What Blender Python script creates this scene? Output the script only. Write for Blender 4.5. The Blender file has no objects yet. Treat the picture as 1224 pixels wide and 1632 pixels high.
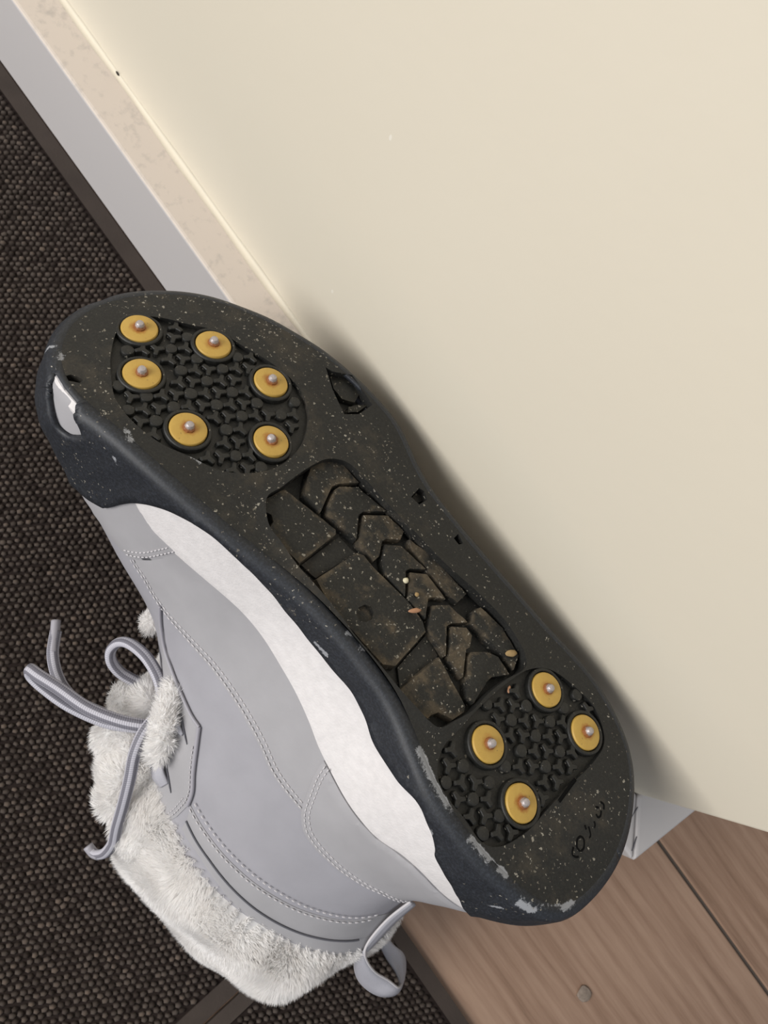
import bpy, bmesh, math, random
import numpy as np
from mathutils import Matrix, Vector
from mathutils.geometry import delaunay_2d_cdt

random.seed(7); rng = np.random.default_rng(7)
SC = bpy.context.scene
COL = SC.collection

# ------------------------------------------------------------------ camera, light, exposure
cam_d = bpy.data.cameras.new('camera'); cam = bpy.data.objects.new('camera', cam_d); COL.objects.link(cam)
_u = np.array([.585, -.811]); _u /= np.linalg.norm(_u); _n = np.array([-_u[1], _u[0]])
_t = math.radians(18.0)
_X = np.array([1., 0, 0]); _N = np.array([0, math.cos(_t), math.sin(_t)]); _F = np.array([0, math.sin(_t), -math.cos(_t)])
_R = _u[0]*_X+_n[0]*_N; _V = _u[1]*_X+_n[1]*_N
cm = Matrix.Identity(4)
for i in range(3):
    cm[i][0], cm[i][1], cm[i][2] = _R[i], _V[i], -_F[i]
cm[2][3] = .425
cam.matrix_world = cm
cam_d.sensor_width = 36; cam_d.lens = 36*1226/1632; cam_d.clip_start = .01
cam_d.dof.use_dof = True; cam_d.dof.focus_distance = .27; cam_d.dof.aperture_fstop = 24
SC.camera = cam

w = bpy.data.worlds.new('world'); SC.world = w; w.use_nodes = True
bg = w.node_tree.nodes['Background']; bg.inputs[0].default_value = (.86, .91, 1.0, 1); bg.inputs[1].default_value = .42

def area(name, loc, target, sx, sy, power, col):
    d = bpy.data.lights.new(name, 'AREA'); d.shape = 'RECTANGLE'; d.size = sx; d.size_y = sy; d.energy = power; d.color = col
    o = bpy.data.objects.new(name, d); COL.objects.link(o); o.location = loc
    o.rotation_euler = (Vector(target)-Vector(loc)).to_track_quat('-Z', 'Y').to_euler()
    return o
area('window_light', (-.9, -1.5, 1.35), (0, .05, .1), 1.2, 1.3, 50, (1., .97, .94))
SC.view_settings.view_transform = 'Standard'; SC.view_settings.look = 'None'
SC.view_settings.gamma = 1; SC.view_settings.use_curve_mapping = False
SC.view_settings.exposure = 0.0

# ---- boot shell: 18 outline points (mm, boot frame: x to the toe, y to the visible side, z out of the sole) at each level ----
KS, X0 = .002, 60.
LEV = {
 -5:  [(-137,-12),(-127,20),(-101,28),(-68,24),(-35,10),(5,6),(45,10.5),(85,13),(118,11),(137,-9),(137,-36),(118,-62),(77,-79),(35,-82),(0,-69),(-60,-63),(-100,-60),(-127,-44)],
 -20: [(-138,-12),(-126,22),(-100,30),(-68,26),(-35,12),(5,7),(45,11),(85,13),(119,13),(137,-10),(138,-36),(119,-62),(77,-79),(35,-82),(0,-70),(-60,-65),(-100,-61),(-127,-44)],
 -40: [(-134,-10),(-120,22),(-98,30),(-68,28),(-38,20),(5,11),(45,12),(84,13),(114,9),(131,-13),(128,-37),(111,-59),(74,-77),(33,-80),(0,-72),(-60,-66),(-99,-60),(-123,-42)],
 -55: [(-130,-9),(-116,22),(-96,30),(-67,31),(-37,26),(6,17),(45,14),(82,13),(105,6),(116,-17),(111,-39),(96,-57),(66,-72),(30,-76),(-3,-69),(-60,-63),(-97,-56),(-119,-38)],
 -75: [(-125,-5),(-111,23),(-94,33),(-65,38),(-35,36),(8,26),(43,16),(73,11),(88,0),(94,-22),(88,-40),(75,-54),(57,-65),(25,-70),(-5,-64),(-60,-58),(-95,-50),(-115,-32)],
 -100:[(-124,6),(-112,32),(-94,46),(-64,54),(-34,51),(7,36),(32,18),(48,7),(57,-6),(60,-20),(56,-36),(46,-48),(33,-56),(10,-58),(-15,-54),(-62,-44),(-95,-36),(-115,-18)],
 -125:[(-130,22),(-119,45),(-96,58),(-64,65),(-33,61),(-3,47),(15,27),(24,14),(28,4),(28,-7),(25,-17),(18,-27),(8,-35),(-9,-38),(-28,-36),(-64,-28),(-95,-20),(-118,-3)],
}
ZL = sorted(LEV, reverse=True)
LA = np.array([LEV[z] for z in ZL], float)
NA = 18

def ring2d(s, z):
    """x, y of the boot shell at outline position s (0..18) and height z (arrays)."""
    s = np.asarray(s, float); z = np.asarray(z, float)
    t = np.interp(-z, [-q for q in ZL], np.arange(len(ZL)))
    t = np.where(z < ZL[-1], len(ZL)-1 + (ZL[-1]-z)/25., t)
    k = np.clip(np.floor(t).astype(int), 0, len(ZL)-2); f = t-k
    fc = np.clip(f, 0, None)
    k0 = np.clip(k-1, 0, None); k3 = np.clip(k+2, None, len(ZL)-1)
    zz = np.array(ZL, float)
    def lev(kk, j):
        return LA[kk, j % NA]
    i = np.floor(s).astype(int); g = s-i
    def cr(kk):
        p0, p1, p2, p3 = lev(kk, i-1), lev(kk, i), lev(kk, i+1), lev(kk, i+2)
        gg = g[..., None]
        return .5*((2*p1)+(-p0+p2)*gg+(2*p0-5*p1+4*p2-p3)*gg**2+(-p0+3*p1-3*p2+p3)*gg**3)
    a, b, c, d = cr(k0), cr(k), cr(k+1), cr(k3)
    h = (zz[k]-zz[k+1])[..., None]
    hb = np.where(k0 == k, 1e9, zz[k0]-zz[k]+0.)[..., None]; hc = np.where(k3 == k+1, 1e9, zz[k+1]-zz[k3]+0.)[..., None]
    s1 = (c-b)/h; s0 = np.where(hb > 1e8, s1, (b-a)/hb); s2 = np.where(hc > 1e8, s1, (d-c)/hc)
    m1 = .5*(s0+s1)*h; m2 = .5*(s1+s2)*h
    f1 = np.clip(f, 0, 1)[..., None]
    r = (2*f1**3-3*f1**2+1)*b+(f1**3-2*f1**2+f1)*m1+(-2*f1**3+3*f1**2)*c+(f1**3-f1**2)*m2
    return r + np.clip(f-1, 0, None)[..., None]*m2

def shell(s, z, off=0.):
    """3-D point on the boot shell pushed out by off; the bottom edge (z > -5) is rounded."""
    s = np.atleast_1d(np.asarray(s, float)); z = np.broadcast_to(np.atleast_1d(np.asarray(z, float)), s.shape).copy()
    zq = np.minimum(z, -5.)
    p = ring2d(s, zq)
    e = .02
    P = np.concatenate([p, zq[..., None]], -1)
    ps = (ring2d(s+e, zq)-ring2d(s-e, zq))/(2*e)
    pz = (ring2d(s, zq+.5)-ring2d(s, zq-.5))
    A = np.concatenate([ps, 0*zq[..., None]], -1); Bv = np.concatenate([pz, np.ones_like(zq)[..., None]], -1)
    n = np.cross(Bv, A); n /= np.linalg.norm(n, axis=-1, keepdims=True)+1e-9
    n2 = np.stack([ps[..., 1], -ps[..., 0]], -1); n2 /= np.linalg.norm(n2, axis=-1, keepdims=True)+1e-9
    n2 = -n2                                              # both point away from the boot
    edge = np.clip((z+5)/5., 0, 1)
    o = np.asarray(off, float)*np.ones_like(z)
    P = P+n*o[..., None]
    P[..., :2] -= n2*((3.+o)*(1-np.sqrt(1-edge**2)))[..., None]
    P[..., 2] = np.where(z > -5, z, P[..., 2])
    return P

def bend(P):
    P = np.array(P, float)
    P[..., 2] -= KS*np.maximum(0, P[..., 0]-X0)**2
    return P


# ------------------------------------------------------------------ helpers
ROT = np.array([[-0.98833, 0.13536, -0.06983], [-0.15117, -0.92776, 0.34119], [-0.0186, 0.34776, 0.9374]])      # boot frame axes in the world (columns)
ORG = np.array([0.01471, 0.05032, 0.16587])
BASE = np.array((-55., 24., 0.)); BASE[2] = -(ORG[2]*1000+BASE[0]*ROT[2][0]+BASE[1]*ROT[2][1])/ROT[2][2]
FLOOR_Z = 0.0055                 # top of the mat pile

def floor_z(x, y, h=FLOOR_Z):
    return (h*1000-ORG[2]*1000-np.asarray(x)*ROT[2][0]-np.asarray(y)*ROT[2][1])/ROT[2][2]

def lo(P):
    """boot frame mm -> metres about the base point of the boot."""
    return (np.asarray(P, float)-BASE)/1000.

def boot_matrix():
    m = Matrix.Identity(4)
    for i in range(3):
        for j in range(3): m[i][j] = ROT[i][j]
    b = ORG+ROT@(BASE/1000)
    for i in range(3): m[i][3] = b[i]
    return m

def mesh_ob(name, V, Fc, mat=None, parent=None, smooth=True, kind=None, label=None, attrs=None, sharp=None):
    me = bpy.data.meshes.new(name)
    me.from_pydata([tuple(map(float, v)) for v in V], [], [tuple(map(int, f)) for f in Fc])
    me.update()
    if attrs:
        for k, a in attrs.items():
            at = me.attributes.new(k, 'FLOAT', 'POINT'); at.data.foreach_set('value', np.asarray(a, np.float32))
    if smooth:
        me.polygons.foreach_set('use_smooth', [True]*len(me.polygons))
        if sharp: me.set_sharp_from_angle(angle=math.radians(sharp))
    if mat: me.materials.append(mat)
    o = bpy.data.objects.new(name, me); COL.objects.link(o)
    if parent: o.parent = parent
    if kind: o['kind'] = kind
    if label: o['label'] = label
    return o

def empty(name, label, cat, mw=None, loc=None, group=None):
    o = bpy.data.objects.new(name, None); COL.objects.link(o); o.empty_display_size = .02
    if mw is not None: o.matrix_world = mw
    if loc is not None: o.location = loc
    o['label'] = label; o['category'] = cat
    if group: o['group'] = group
    return o

def fix_normals(o, solid=0, off=-1):
    bm = bmesh.new(); bm.from_mesh(o.data); bmesh.ops.recalc_face_normals(bm, faces=bm.faces); bm.to_mesh(o.data); bm.free()
    if solid:
        m = o.modifiers.new('thick', 'SOLIDIFY'); m.thickness = solid; m.offset = off

def in_poly(P, poly):
    x, y = P[:, 0], P[:, 1]; c = np.zeros(len(P), bool); q = np.asarray(poly); n = len(q); j = n-1
    for i in range(n):
        xi, yi, xj, yj = q[i][0], q[i][1], q[j][0], q[j][1]
        if yi != yj:
            c ^= ((yi > y) != (yj > y)) & (x < (xj-xi)*(y-yi)/(yj-yi)+xi)
        j = i
    return c

def poly_dist(P, poly, closed=False):
    q = np.asarray(poly, float); d = np.full(len(P), 1e9)
    for i in range(len(q) if closed else len(q)-1):
        a, b = q[i], q[(i+1) % len(q)]; ab = b-a
        t = np.clip(((P-a)@ab)/(ab@ab+1e-12), 0, 1)
        d = np.minimum(d, np.linalg.norm(P-(a+t[:, None]*ab), axis=1))
    return d

def dens(poly, step, closed=True):
    q = np.asarray(poly, float); out = []
    n = len(q)
    for i in range(n if closed else n-1):
        a, b = q[i], q[(i+1) % n]; k = max(1, int(math.ceil(np.linalg.norm(b-a)/step)))
        out += [a+(b-a)*t/k for t in range(k)]
    if not closed: out.append(q[-1])
    return np.array(out)

def smooth_line(pts, step, closed=False):
    """Catmull-Rom through points (any dimension), resampled."""
    p = np.asarray(pts, float); n = len(p); out = []
    for i in range(n if closed else n-1):
        if closed: a, b, c, d = p[i-1], p[i], p[(i+1) % n], p[(i+2) % n]
        else: a, b, c, d = p[max(i-1, 0)], p[i], p[i+1], p[min(i+2, n-1)]
        k = max(1, int(math.ceil(np.linalg.norm(c-b)/step)))
        for t in range(k):
            g = t/k
            out.append(.5*((2*b)+(-a+c)*g+(2*a-5*b+4*c-d)*g*g+(-a+3*b-3*c+d)*g**3))
    if not closed: out.append(p[-1])
    return np.array(out)

def cdt(outer, holes=(), step=2., jit=0., keep=None):
    """triangulated sheet; returns points, triangles, list of boundary index loops."""
    loops = [np.asarray(outer)]+[np.asarray(h) for h in holes]
    pts = np.concatenate(loops); loopi = []; edges = []; k = 0
    for l in loops:
        idx = list(range(k, k+len(l))); loopi.append(idx); k += len(l)
        edges += [(idx[i], idx[(i+1) % len(idx)]) for i in range(len(idx))]
    mn, mx = loops[0].min(0), loops[0].max(0)
    gx, gy = np.meshgrid(np.arange(mn[0]+step/2, mx[0], step), np.arange(mn[1]+step/2, mx[1], step*.87))
    gx[1::2] += step/2
    G = np.stack([gx.ravel(), gy.ravel()], 1)
    ok = in_poly(G, loops[0])
    for h in loops[1:]: ok &= ~in_poly(G, h)
    for l in loops: ok &= poly_dist(G, l, True) > step*.55
    G = G[ok]
    allp = np.concatenate([pts, G])
    V, E, Fc, ov, oe, of = delaunay_2d_cdt([Vector(p) for p in allp], edges, [], 0, 1e-5)
    V = np.array([tuple(v) for v in V]); Fc = np.array([f for f in Fc if len(f) == 3])
    cen = V[Fc].mean(1); ok = in_poly(cen, loops[0])
    for h in loops[1:]: ok &= ~in_poly(cen, h)
    mp = {}
    for i, o_ in enumerate(ov):
        for q in o_: mp[q] = i
    return V, Fc[ok], [[mp[i] for i in l] for l in loopi]

SX = 38.    # mm per outline unit, so that sheets cut in (s, z) are about square
def patch(name, poly_sz, mat, parent, off, th, step=3., holes=(), dense=2., label=None, attrs_fn=None, closed_round=.0):
    """a panel of sheet material lying on the boot shell, cut to an outline given in (s, z)."""
    f = lambda q: np.array([(a*SX, b) for a, b in q])
    outer = dens(f(poly_sz), dense); hs = [dens(f(h), dense) for h in holes]
    V, T, L = cdt(outer, hs, step)
    s, z = V[:, 0]/SX, V[:, 1]
    top = shell(s, z, off+th); edge_d = poly_dist(V, outer, True)
    for h in hs: edge_d = np.minimum(edge_d, poly_dist(V, h, True))
    bot = shell(s, z, off-.4)
    r = np.clip(1-edge_d/1.2, 0, 1)[:, None]**2
    top = top*(1-.35*r)+bot*.35*r
    nv = len(V); P = [top]; faces = [tuple(t) for t in T]
    allV = [top]; base = nv
    for l in L:
        allV.append(bot[l]); n = len(l)
        for i in range(n):
            faces.append((l[i], l[(i+1) % n], base+(i+1) % n, base+i))
        base += n
    AV = np.concatenate(allV)
    at = attrs_fn(AV) if attrs_fn else None
    o = mesh_ob(name, lo(bend(AV)), faces, mat, parent, label=label, attrs=at)
    fix_normals(o); o.data.set_sharp_from_angle(angle=math.radians(28))
    return o

def tube_mesh(path, rad, nseg=10, flat=1., up=None, caps=True):
    p = np.asarray(path, float); n = len(p)
    r = np.broadcast_to(np.asarray(rad, float), (n,))
    t = np.gradient(p, axis=0); t /= np.linalg.norm(t, axis=1, keepdims=True)+1e-12
    ref = np.array([0, 0, 1.]) if up is None else np.asarray(up, float)
    V = []; F_ = []; U = []
    a = None; dist = 0
    for i in range(n):
        if a is None:
            a = np.cross(t[0], ref)
            if np.linalg.norm(a) < 1e-3: a = np.cross(t[0], [1., 0, 0])
        a = a-t[i]*(a@t[i]); a /= np.linalg.norm(a); b = np.cross(t[i], a)
        if i: dist += np.linalg.norm(p[i]-p[i-1])
        for k in range(nseg):
            th = 2*math.pi*k/nseg
            V.append(p[i]+r[i]*(math.cos(th)*a+flat*math.sin(th)*b)); U.append((dist, k/nseg))
    for i in range(n-1):
        for k in range(nseg):
            F_.append((i*nseg+k, i*nseg+(k+1) % nseg, (i+1)*nseg+(k+1) % nseg, (i+1)*nseg+k))
    if caps:
        F_.append(tuple(range(nseg))[::-1]); F_.append(tuple((n-1)*nseg+k for k in range(nseg)))
    return V, F_, U

def tube(name, path_mm, rad, mat, parent, nseg=10, flat=1., step=1.5, label=None, closed=False):
    p = smooth_line(path_mm, step)
    V, F_, U = tube_mesh(p, rad, nseg, flat)
    at = {'along': [u[0] for u in U], 'around': [min(u[1], 1-u[1])*2 for u in U]}
    o = mesh_ob(name, lo(np.array(V)), F_, mat, parent, label=label, attrs=at)
    fix_normals(o)
    return o

# ------------------------------------------------------------------ materials
def mat(name):
    m = bpy.data.materials.new(name); m.use_nodes = True; nt = m.node_tree
    return m, nt, nt.nodes['Principled BSDF']
def nd(nt, t, **kw):
    n = nt.nodes.new(t)
    for k, v in kw.items():
        if k.startswith('i_'): n.inputs[k[2:].replace('_', ' ')].default_value = v
        else: setattr(n, k, v)
    return n
def lk(nt, a, b): nt.links.new(a, b)
def coords(nt): return nd(nt, 'ShaderNodeTexCoord').outputs['Object']
def noise(nt, vec, scale, detail=3, rough=.5):
    n = nd(nt, 'ShaderNodeTexNoise'); n.inputs['Scale'].default_value = scale; n.inputs['Detail'].default_value = detail; n.inputs['Roughness'].default_value = rough
    lk(nt, vec, n.inputs['Vector']); return n.outputs['Fac']
def ramp(nt, fac, stops):
    r = nd(nt, 'ShaderNodeValToRGB'); e = r.color_ramp.elements
    while len(e) < len(stops): e.new(.5)
    for el, (p, c) in zip(e, stops):
        el.position = p; el.color = (c if hasattr(c, '__len__') else (c, c, c))+((1,) if hasattr(c, '__len__') else ()) if hasattr(c, '__len__') else (c, c, c, 1)
    lk(nt, fac, r.inputs['Fac']); return r.outputs['Color']
def mixc(nt, fac, a, b, mode='MIX'):
    m = nd(nt, 'ShaderNodeMix', data_type='RGBA', blend_type=mode)
    for s, v in ((m.inputs['Factor'], fac), (m.inputs['A'], a), (m.inputs['B'], b)):
        if isinstance(v, (int, float)): s.default_value = v
        elif isinstance(v, tuple): s.default_value = v+(1,)
        else: lk(nt, v, s)
    return m.outputs['Result']
def mth(nt, op, a, b=0., clamp=False):
    m = nd(nt, 'ShaderNodeMath', operation=op, use_clamp=clamp)
    for s, v in ((m.inputs[0], a), (m.inputs[1], b)):
        if isinstance(v, (int, float)): s.default_value = v
        else: lk(nt, v, s)
    return m.outputs[0]
def bump(nt, bs, h, strength, dist=.001):
    b = nd(nt, 'ShaderNodeBump'); b.inputs['Strength'].default_value = strength; b.inputs['Distance'].default_value = dist
    lk(nt, h, b.inputs['Height']); lk(nt, b.outputs[0], bs.inputs['Normal'])
def attr(nt, name): return nd(nt, 'ShaderNodeAttribute', attribute_name=name).outputs['Fac']

def simple(name, col, rough, bs_scale=None, bs_str=.2, var=0., spec=.5, vscale=60.):
    m, nt, b = mat(name); b.inputs['Roughness'].default_value = rough; b.inputs['Specular IOR Level'].default_value = spec
    v = coords(nt)
    if var:
        n = noise(nt, v, vscale, 4)
        lk(nt, ramp(nt, n, [(.3, tuple(c*(1-var) for c in col)), (.7, tuple(min(1, c*(1+var)) for c in col))]), b.inputs['Base Color'])
    else: b.inputs['Base Color'].default_value = col+(1,)
    if bs_scale: bump(nt, b, noise(nt, v, bs_scale, 4), bs_str, .0004)
    return m

def rubber(name, base, dirtcol, amount, rough, speck=.75, bumpk=.35):
    m, nt, b = mat(name); v = coords(nt)
    d = attr(nt, 'dirt'); sc = attr(nt, 'scuff')
    big = noise(nt, v, 55, 6, .65); fine = noise(nt, v, 1100, 5, .75); mid = noise(nt, v, 170, 5, .7)
    f = mth(nt, 'ADD', mth(nt, 'MULTIPLY', big, .55), mth(nt, 'MULTIPLY', mid, .45))
    thr = mth(nt, 'SUBTRACT', f, mth(nt, 'SUBTRACT', .62-amount, mth(nt, 'MULTIPLY', d, .16)))
    dust = mth(nt, 'MULTIPLY', thr, 7., True)
    dust = mth(nt, 'MULTIPLY', dust, mth(nt, 'ADD', .15, mth(nt, 'MULTIPLY', fine, .95)), True)
    c = mixc(nt, dust, mixc(nt, mth(nt, 'MULTIPLY', mth(nt, 'SUBTRACT', fine, .45), 4., True), tuple(q*.6 for q in base), tuple(q*1.7 for q in base)), dirtcol)
    dn = nd(nt, 'ShaderNodeTexNoise'); dn.inputs['Scale'].default_value = 900; lk(nt, v, dn.inputs['Vector'])
    dv_ = nd(nt, 'ShaderNodeVectorMath', operation='MULTIPLY_ADD'); lk(nt, dn.outputs['Color'], dv_.inputs[0]); dv_.inputs[1].default_value = (.0022,)*3; lk(nt, v, dv_.inputs[2])
    # bright grit specks, each a voronoi cell centre, more of them where it is dirty
    for scale, rad, dens_ in ((520., .20, .36), (900., .26, .85)):
        vo = nd(nt, 'ShaderNodeTexVoronoi'); vo.inputs['Scale'].default_value = scale; lk(nt, dv_.outputs[0], vo.inputs['Vector'])
        sep = nd(nt, 'ShaderNodeSeparateColor'); lk(nt, vo.outputs['Color'], sep.inputs[0])
        near = mth(nt, 'LESS_THAN', vo.outputs['Distance'], mth(nt, 'MULTIPLY', sep.outputs['Green'], rad*1.5))
        some = mth(nt, 'GREATER_THAN', mth(nt, 'ADD', sep.outputs['Red'], mth(nt, 'ADD', mth(nt, 'MULTIPLY', mth(nt, 'ADD', thr, d), .22), mth(nt, 'MULTIPLY', mth(nt, 'SUBTRACT', noise(nt, v, 38, 4, .6), .5), .9))), 1.04-dens_*speck*.35)
        g = mth(nt, 'MULTIPLY', near, some)
        c = mixc(nt, mth(nt, 'MULTIPLY', g, .7), c, mixc(nt, sep.outputs['Blue'], (.12, .10, .07), (.46, .43, .36)))
    s2 = mth(nt, 'MULTIPLY', mth(nt, 'SUBTRACT', mth(nt, 'ADD', sc, mth(nt, 'MULTIPLY', noise(nt, v, 480, 6, .85), 1.9)), 1.52), 7., True)
    c = mixc(nt, mth(nt, 'MULTIPLY', s2, .75), c, (.36, .37, .39))
    lk(nt, c, b.inputs['Base Color'])
    rr = mth(nt, 'ADD', rough, mth(nt, 'MULTIPLY', dust, .35), True); lk(nt, rr, b.inputs['Roughness'])
    h = mth(nt, 'ADD', mth(nt, 'MULTIPLY', mid, .6), mth(nt, 'MULTIPLY', fine, .6)); bump(nt, b, h, bumpk, .0008)
    return m

M = {}
M['grip_sole'] = rubber('grip_sole', (.0115, .0115, .0100), (.062, .052, .037), .012, .62)
M['grip_side'] = rubber('grip_side', (.019, .022, .028), (.060, .056, .050), -.05, .54, speck=.25, bumpk=.12)
M['tread'] = rubber('tread', (.0125, .0125, .0105), (.050, .044, .030), .0, .5, speck=.35, bumpk=.3)
M['outsole'] = rubber('outsole', (.014, .014, .012), (.05, .04, .028), -.03, .6, speck=.4)
M['lug'] = rubber('lug', (.016, .0155, .0125), (.15, .115, .072), .02, .66, speck=.8, bumpk=.5)
M['leather'] = simple('leather', (.345, .338, .348), .55, 900, .10, .05, .35)
M['leather_b'] = simple('leather_b', (.322, .316, .340), .55, 900, .10, .05, .35)
M['midsole'] = simple('midsole', (.68, .655, .645), .6, 1100, .45, .05, .3, 300.)
M['thread'] = simple('thread', (.56, .54, .55), .7)
M['dark_gap'] = simple('dark_gap', (.10, .10, .115), .8)
M['piping'] = simple('piping', (.33, .32, .35), .5)
M['webbing'] = simple('webbing', (.40, .395, .43), .7, 1500, .4, .06)
M['fur_skin'] = simple('fur_skin', (.80, .77, .74), .9)
m, nt, b = mat('fur'); v = coords(nt)
fc = ramp(nt, noise(nt, v, 120, 3), [(.3, (.975, .958, .940)), (.7, (.99, .98, .968))])
df = nd(nt, 'ShaderNodeBsdfDiffuse'); tr = nd(nt, 'ShaderNodeBsdfTranslucent'); mx = nd(nt, 'ShaderNodeMixShader'); mx.inputs[0].default_value = .5
lk(nt, fc, df.inputs[0]); lk(nt, fc, tr.inputs[0]); lk(nt, df.outputs[0], mx.inputs[1]); lk(nt, tr.outputs[0], mx.inputs[2])
lk(nt, mx.outputs[0], nt.nodes['Material Output'].inputs[0]); M['fur'] = m
M['pin'] = None

m, nt, b = mat('stud_yellow'); v = coords(nt)
n = noise(nt, v, 420, 4, .6)
vl = nd(nt, 'ShaderNodeVectorMath', operation='LENGTH'); lk(nt, v, vl.inputs[0])
rust = mth(nt, 'MULTIPLY', mth(nt, 'SUBTRACT', mth(nt, 'ADD', .0016, mth(nt, 'MULTIPLY', n, .0036)), vl.outputs['Value']), 750., True)
oi = nd(nt, 'ShaderNodeObjectInfo'); rust = mth(nt, 'MULTIPLY', rust, mth(nt, 'ADD', .35, mth(nt, 'MULTIPLY', oi.outputs['Random'], .5)), True)
c = mixc(nt, noise(nt, v, 160, 5, .7), (.43, .26, .048), (.56, .37, .088))
c = mixc(nt, rust, c, (.33, .10, .015))
sp = mth(nt, 'LESS_THAN', noise(nt, v, 900, 3, .6), .30); c = mixc(nt, mth(nt, 'MULTIPLY', sp, .6), c, (.14, .09, .04))
lk(nt, c, b.inputs['Base Color']); b.inputs['Roughness'].default_value = .5; bump(nt, b, n, .25, .0005); M['yellow'] = m

m, nt, b = mat('stud_steel'); v = coords(nt); n = noise(nt, v, 900, 4, .6)
sx = nd(nt, 'ShaderNodeSeparateXYZ'); lk(nt, v, sx.inputs[0])
low = mth(nt, 'MULTIPLY', mth(nt, 'SUBTRACT', mth(nt, 'ADD', .0009, mth(nt, 'MULTIPLY', n, .0012)), sx.outputs['Z']), 1800., True)
lk(nt, mixc(nt, low, (.46, .42, .42), (.25, .09, .025)), b.inputs['Base Color'])
lk(nt, mth(nt, 'MULTIPLY', mth(nt, 'SUBTRACT', 1., low), .55), b.inputs['Metallic']); b.inputs['Roughness'].default_value = .42; bump(nt, b, n, .5, .0006); M['steel'] = m

m, nt, b = mat('lace'); al = attr(nt, 'along'); ar = attr(nt, 'around')
w1 = mth(nt, 'SINE', mth(nt, 'ADD', mth(nt, 'MULTIPLY', al, 6.5), mth(nt, 'MULTIPLY', ar, 5.)))
stripe = mth(nt, 'ADD', mth(nt, 'LESS_THAN', mth(nt, 'ABSOLUTE', mth(nt, 'SUBTRACT', ar, .30)), .11), mth(nt, 'LESS_THAN', mth(nt, 'ABSOLUTE', mth(nt, 'SUBTRACT', ar, .72)), .11), True)
c = mixc(nt, stripe, (.52, .51, .56), (.15, .145, .17)); c = mixc(nt, mth(nt, 'MULTIPLY', mth(nt, 'ADD', w1, 1.), .22), c, (.22, .22, .26))
lk(nt, c, b.inputs['Base Color']); b.inputs['Roughness'].default_value = .6; bump(nt, b, w1, .25, .0003); M['lace'] = m

# setting
m, nt, b = mat('wall_paint'); v = coords(nt)
c = mixc(nt, noise(nt, v, 9, 4), (.745, .685, .555), (.775, .72, .595))
vo = nd(nt, 'ShaderNodeTexVoronoi'); vo.inputs['Scale'].default_value = 45; mp = nd(nt, 'ShaderNodeMapping'); mp.inputs['Scale'].default_value = (1., 1., .45); mp.inputs['Rotation'].default_value = (0, .5, 0)
lk(nt, v, mp.inputs[0]); lk(nt, mp.outputs[0], vo.inputs['Vector'])
sep = nd(nt, 'ShaderNodeSeparateColor'); lk(nt, vo.outputs['Color'], sep.inputs[0])
fl = mth(nt, 'MULTIPLY', mth(nt, 'LESS_THAN', vo.outputs['Distance'], .028), mth(nt, 'GREATER_THAN', sep.outputs['Red'], .72))
c = mixc(nt, mth(nt, 'MULTIPLY', fl, .7), c, mixc(nt, mth(nt, 'GREATER_THAN', sep.outputs['Blue'], .6), (.88, .84, .74), (.50, .45, .34)))
lk(nt, c, b.inputs['Base Color']); b.inputs['Roughness'].default_value = .42; b.inputs['Specular IOR Level'].default_value = .35
bump(nt, b, noise(nt, v, 130, 3), .06, .001); M['wall'] = m

m, nt, b = mat('skirting_paint'); v = coords(nt)
geo = nd(nt, 'ShaderNodeNewGeometry'); sx = nd(nt, 'ShaderNodeSeparateXYZ'); lk(nt, geo.outputs['True Normal'], sx.inputs[0])
px_ = nd(nt, 'ShaderNodeSeparateXYZ'); lk(nt, v, px_.inputs[0])
top = mth(nt, 'GREATER_THAN', sx.outputs['Z'], .5)
away = mth(nt, 'MULTIPLY', mth(nt, 'SUBTRACT', .150, px_.outputs['X']), 40., True)      # dust lies along the wall, the corner is wiped
n1 = noise(nt, v, 70, 6, .65); n2 = noise(nt, v, 260, 4, .6)
dustc = mixc(nt, mth(nt, 'MULTIPLY', mth(nt, 'SUBTRACT', mth(nt, 'ADD', mth(nt, 'MULTIPLY', n1, .6), mth(nt, 'MULTIPLY', n2, .4)), .52), 6., True), (.61, .535, .46), (.43, .385, .34))
c = mixc(nt, mth(nt, 'MULTIPLY', mth(nt, 'MULTIPLY', top, away), .95), (.58, .555, .545), dustc)
lk(nt, c, b.inputs['Base Color']); b.inputs['Roughness'].default_value = .5; bump(nt, b, n2, .08, .0006); M['skirting'] = m
M['caulk'] = simple('caulk', (.72, .655, .52), .6, 400, .2, .03)

m, nt, b = mat('oak_plank'); v = coords(nt); oi = nd(nt, 'ShaderNodeObjectInfo')
mp = nd(nt, 'ShaderNodeMapping'); mp.inputs['Scale'].default_value = (3.2, 34., 34.); lk(nt, v, mp.inputs[0])
comb = nd(nt, 'ShaderNodeCombineXYZ'); lk(nt, mth(nt, 'MULTIPLY', oi.outputs['Random'], 40.), comb.inputs[1])
ad = nd(nt, 'ShaderNodeVectorMath', operation='ADD'); lk(nt, mp.outputs[0], ad.inputs[0]); lk(nt, comb.outputs[0], ad.inputs[1])
g1 = noise(nt, ad.outputs[0], 1.3, 6, .62)
mp2 = nd(nt, 'ShaderNodeMapping'); mp2.inputs['Scale'].default_value = (22., 420., 420.); lk(nt, v, mp2.inputs[0])
g2 = noise(nt, mp2.outputs[0], 1., 4, .7)
wv = nd(nt, 'ShaderNodeTexWave', wave_type='BANDS', bands_direction='Y'); wv.inputs['Scale'].default_value = 1.1; wv.inputs['Distortion'].default_value = 7.; wv.inputs['Detail'].default_value = 3.; wv.inputs['Detail Scale'].default_value = .8
lk(nt, ad.outputs[0], wv.inputs['Vector'])
f = mth(nt, 'ADD', mth(nt, 'MULTIPLY', g1, .55), mth(nt, 'ADD', mth(nt, 'MULTIPLY', g2, .35), mth(nt, 'MULTIPLY', wv.outputs['Fac'], .08)))
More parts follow.
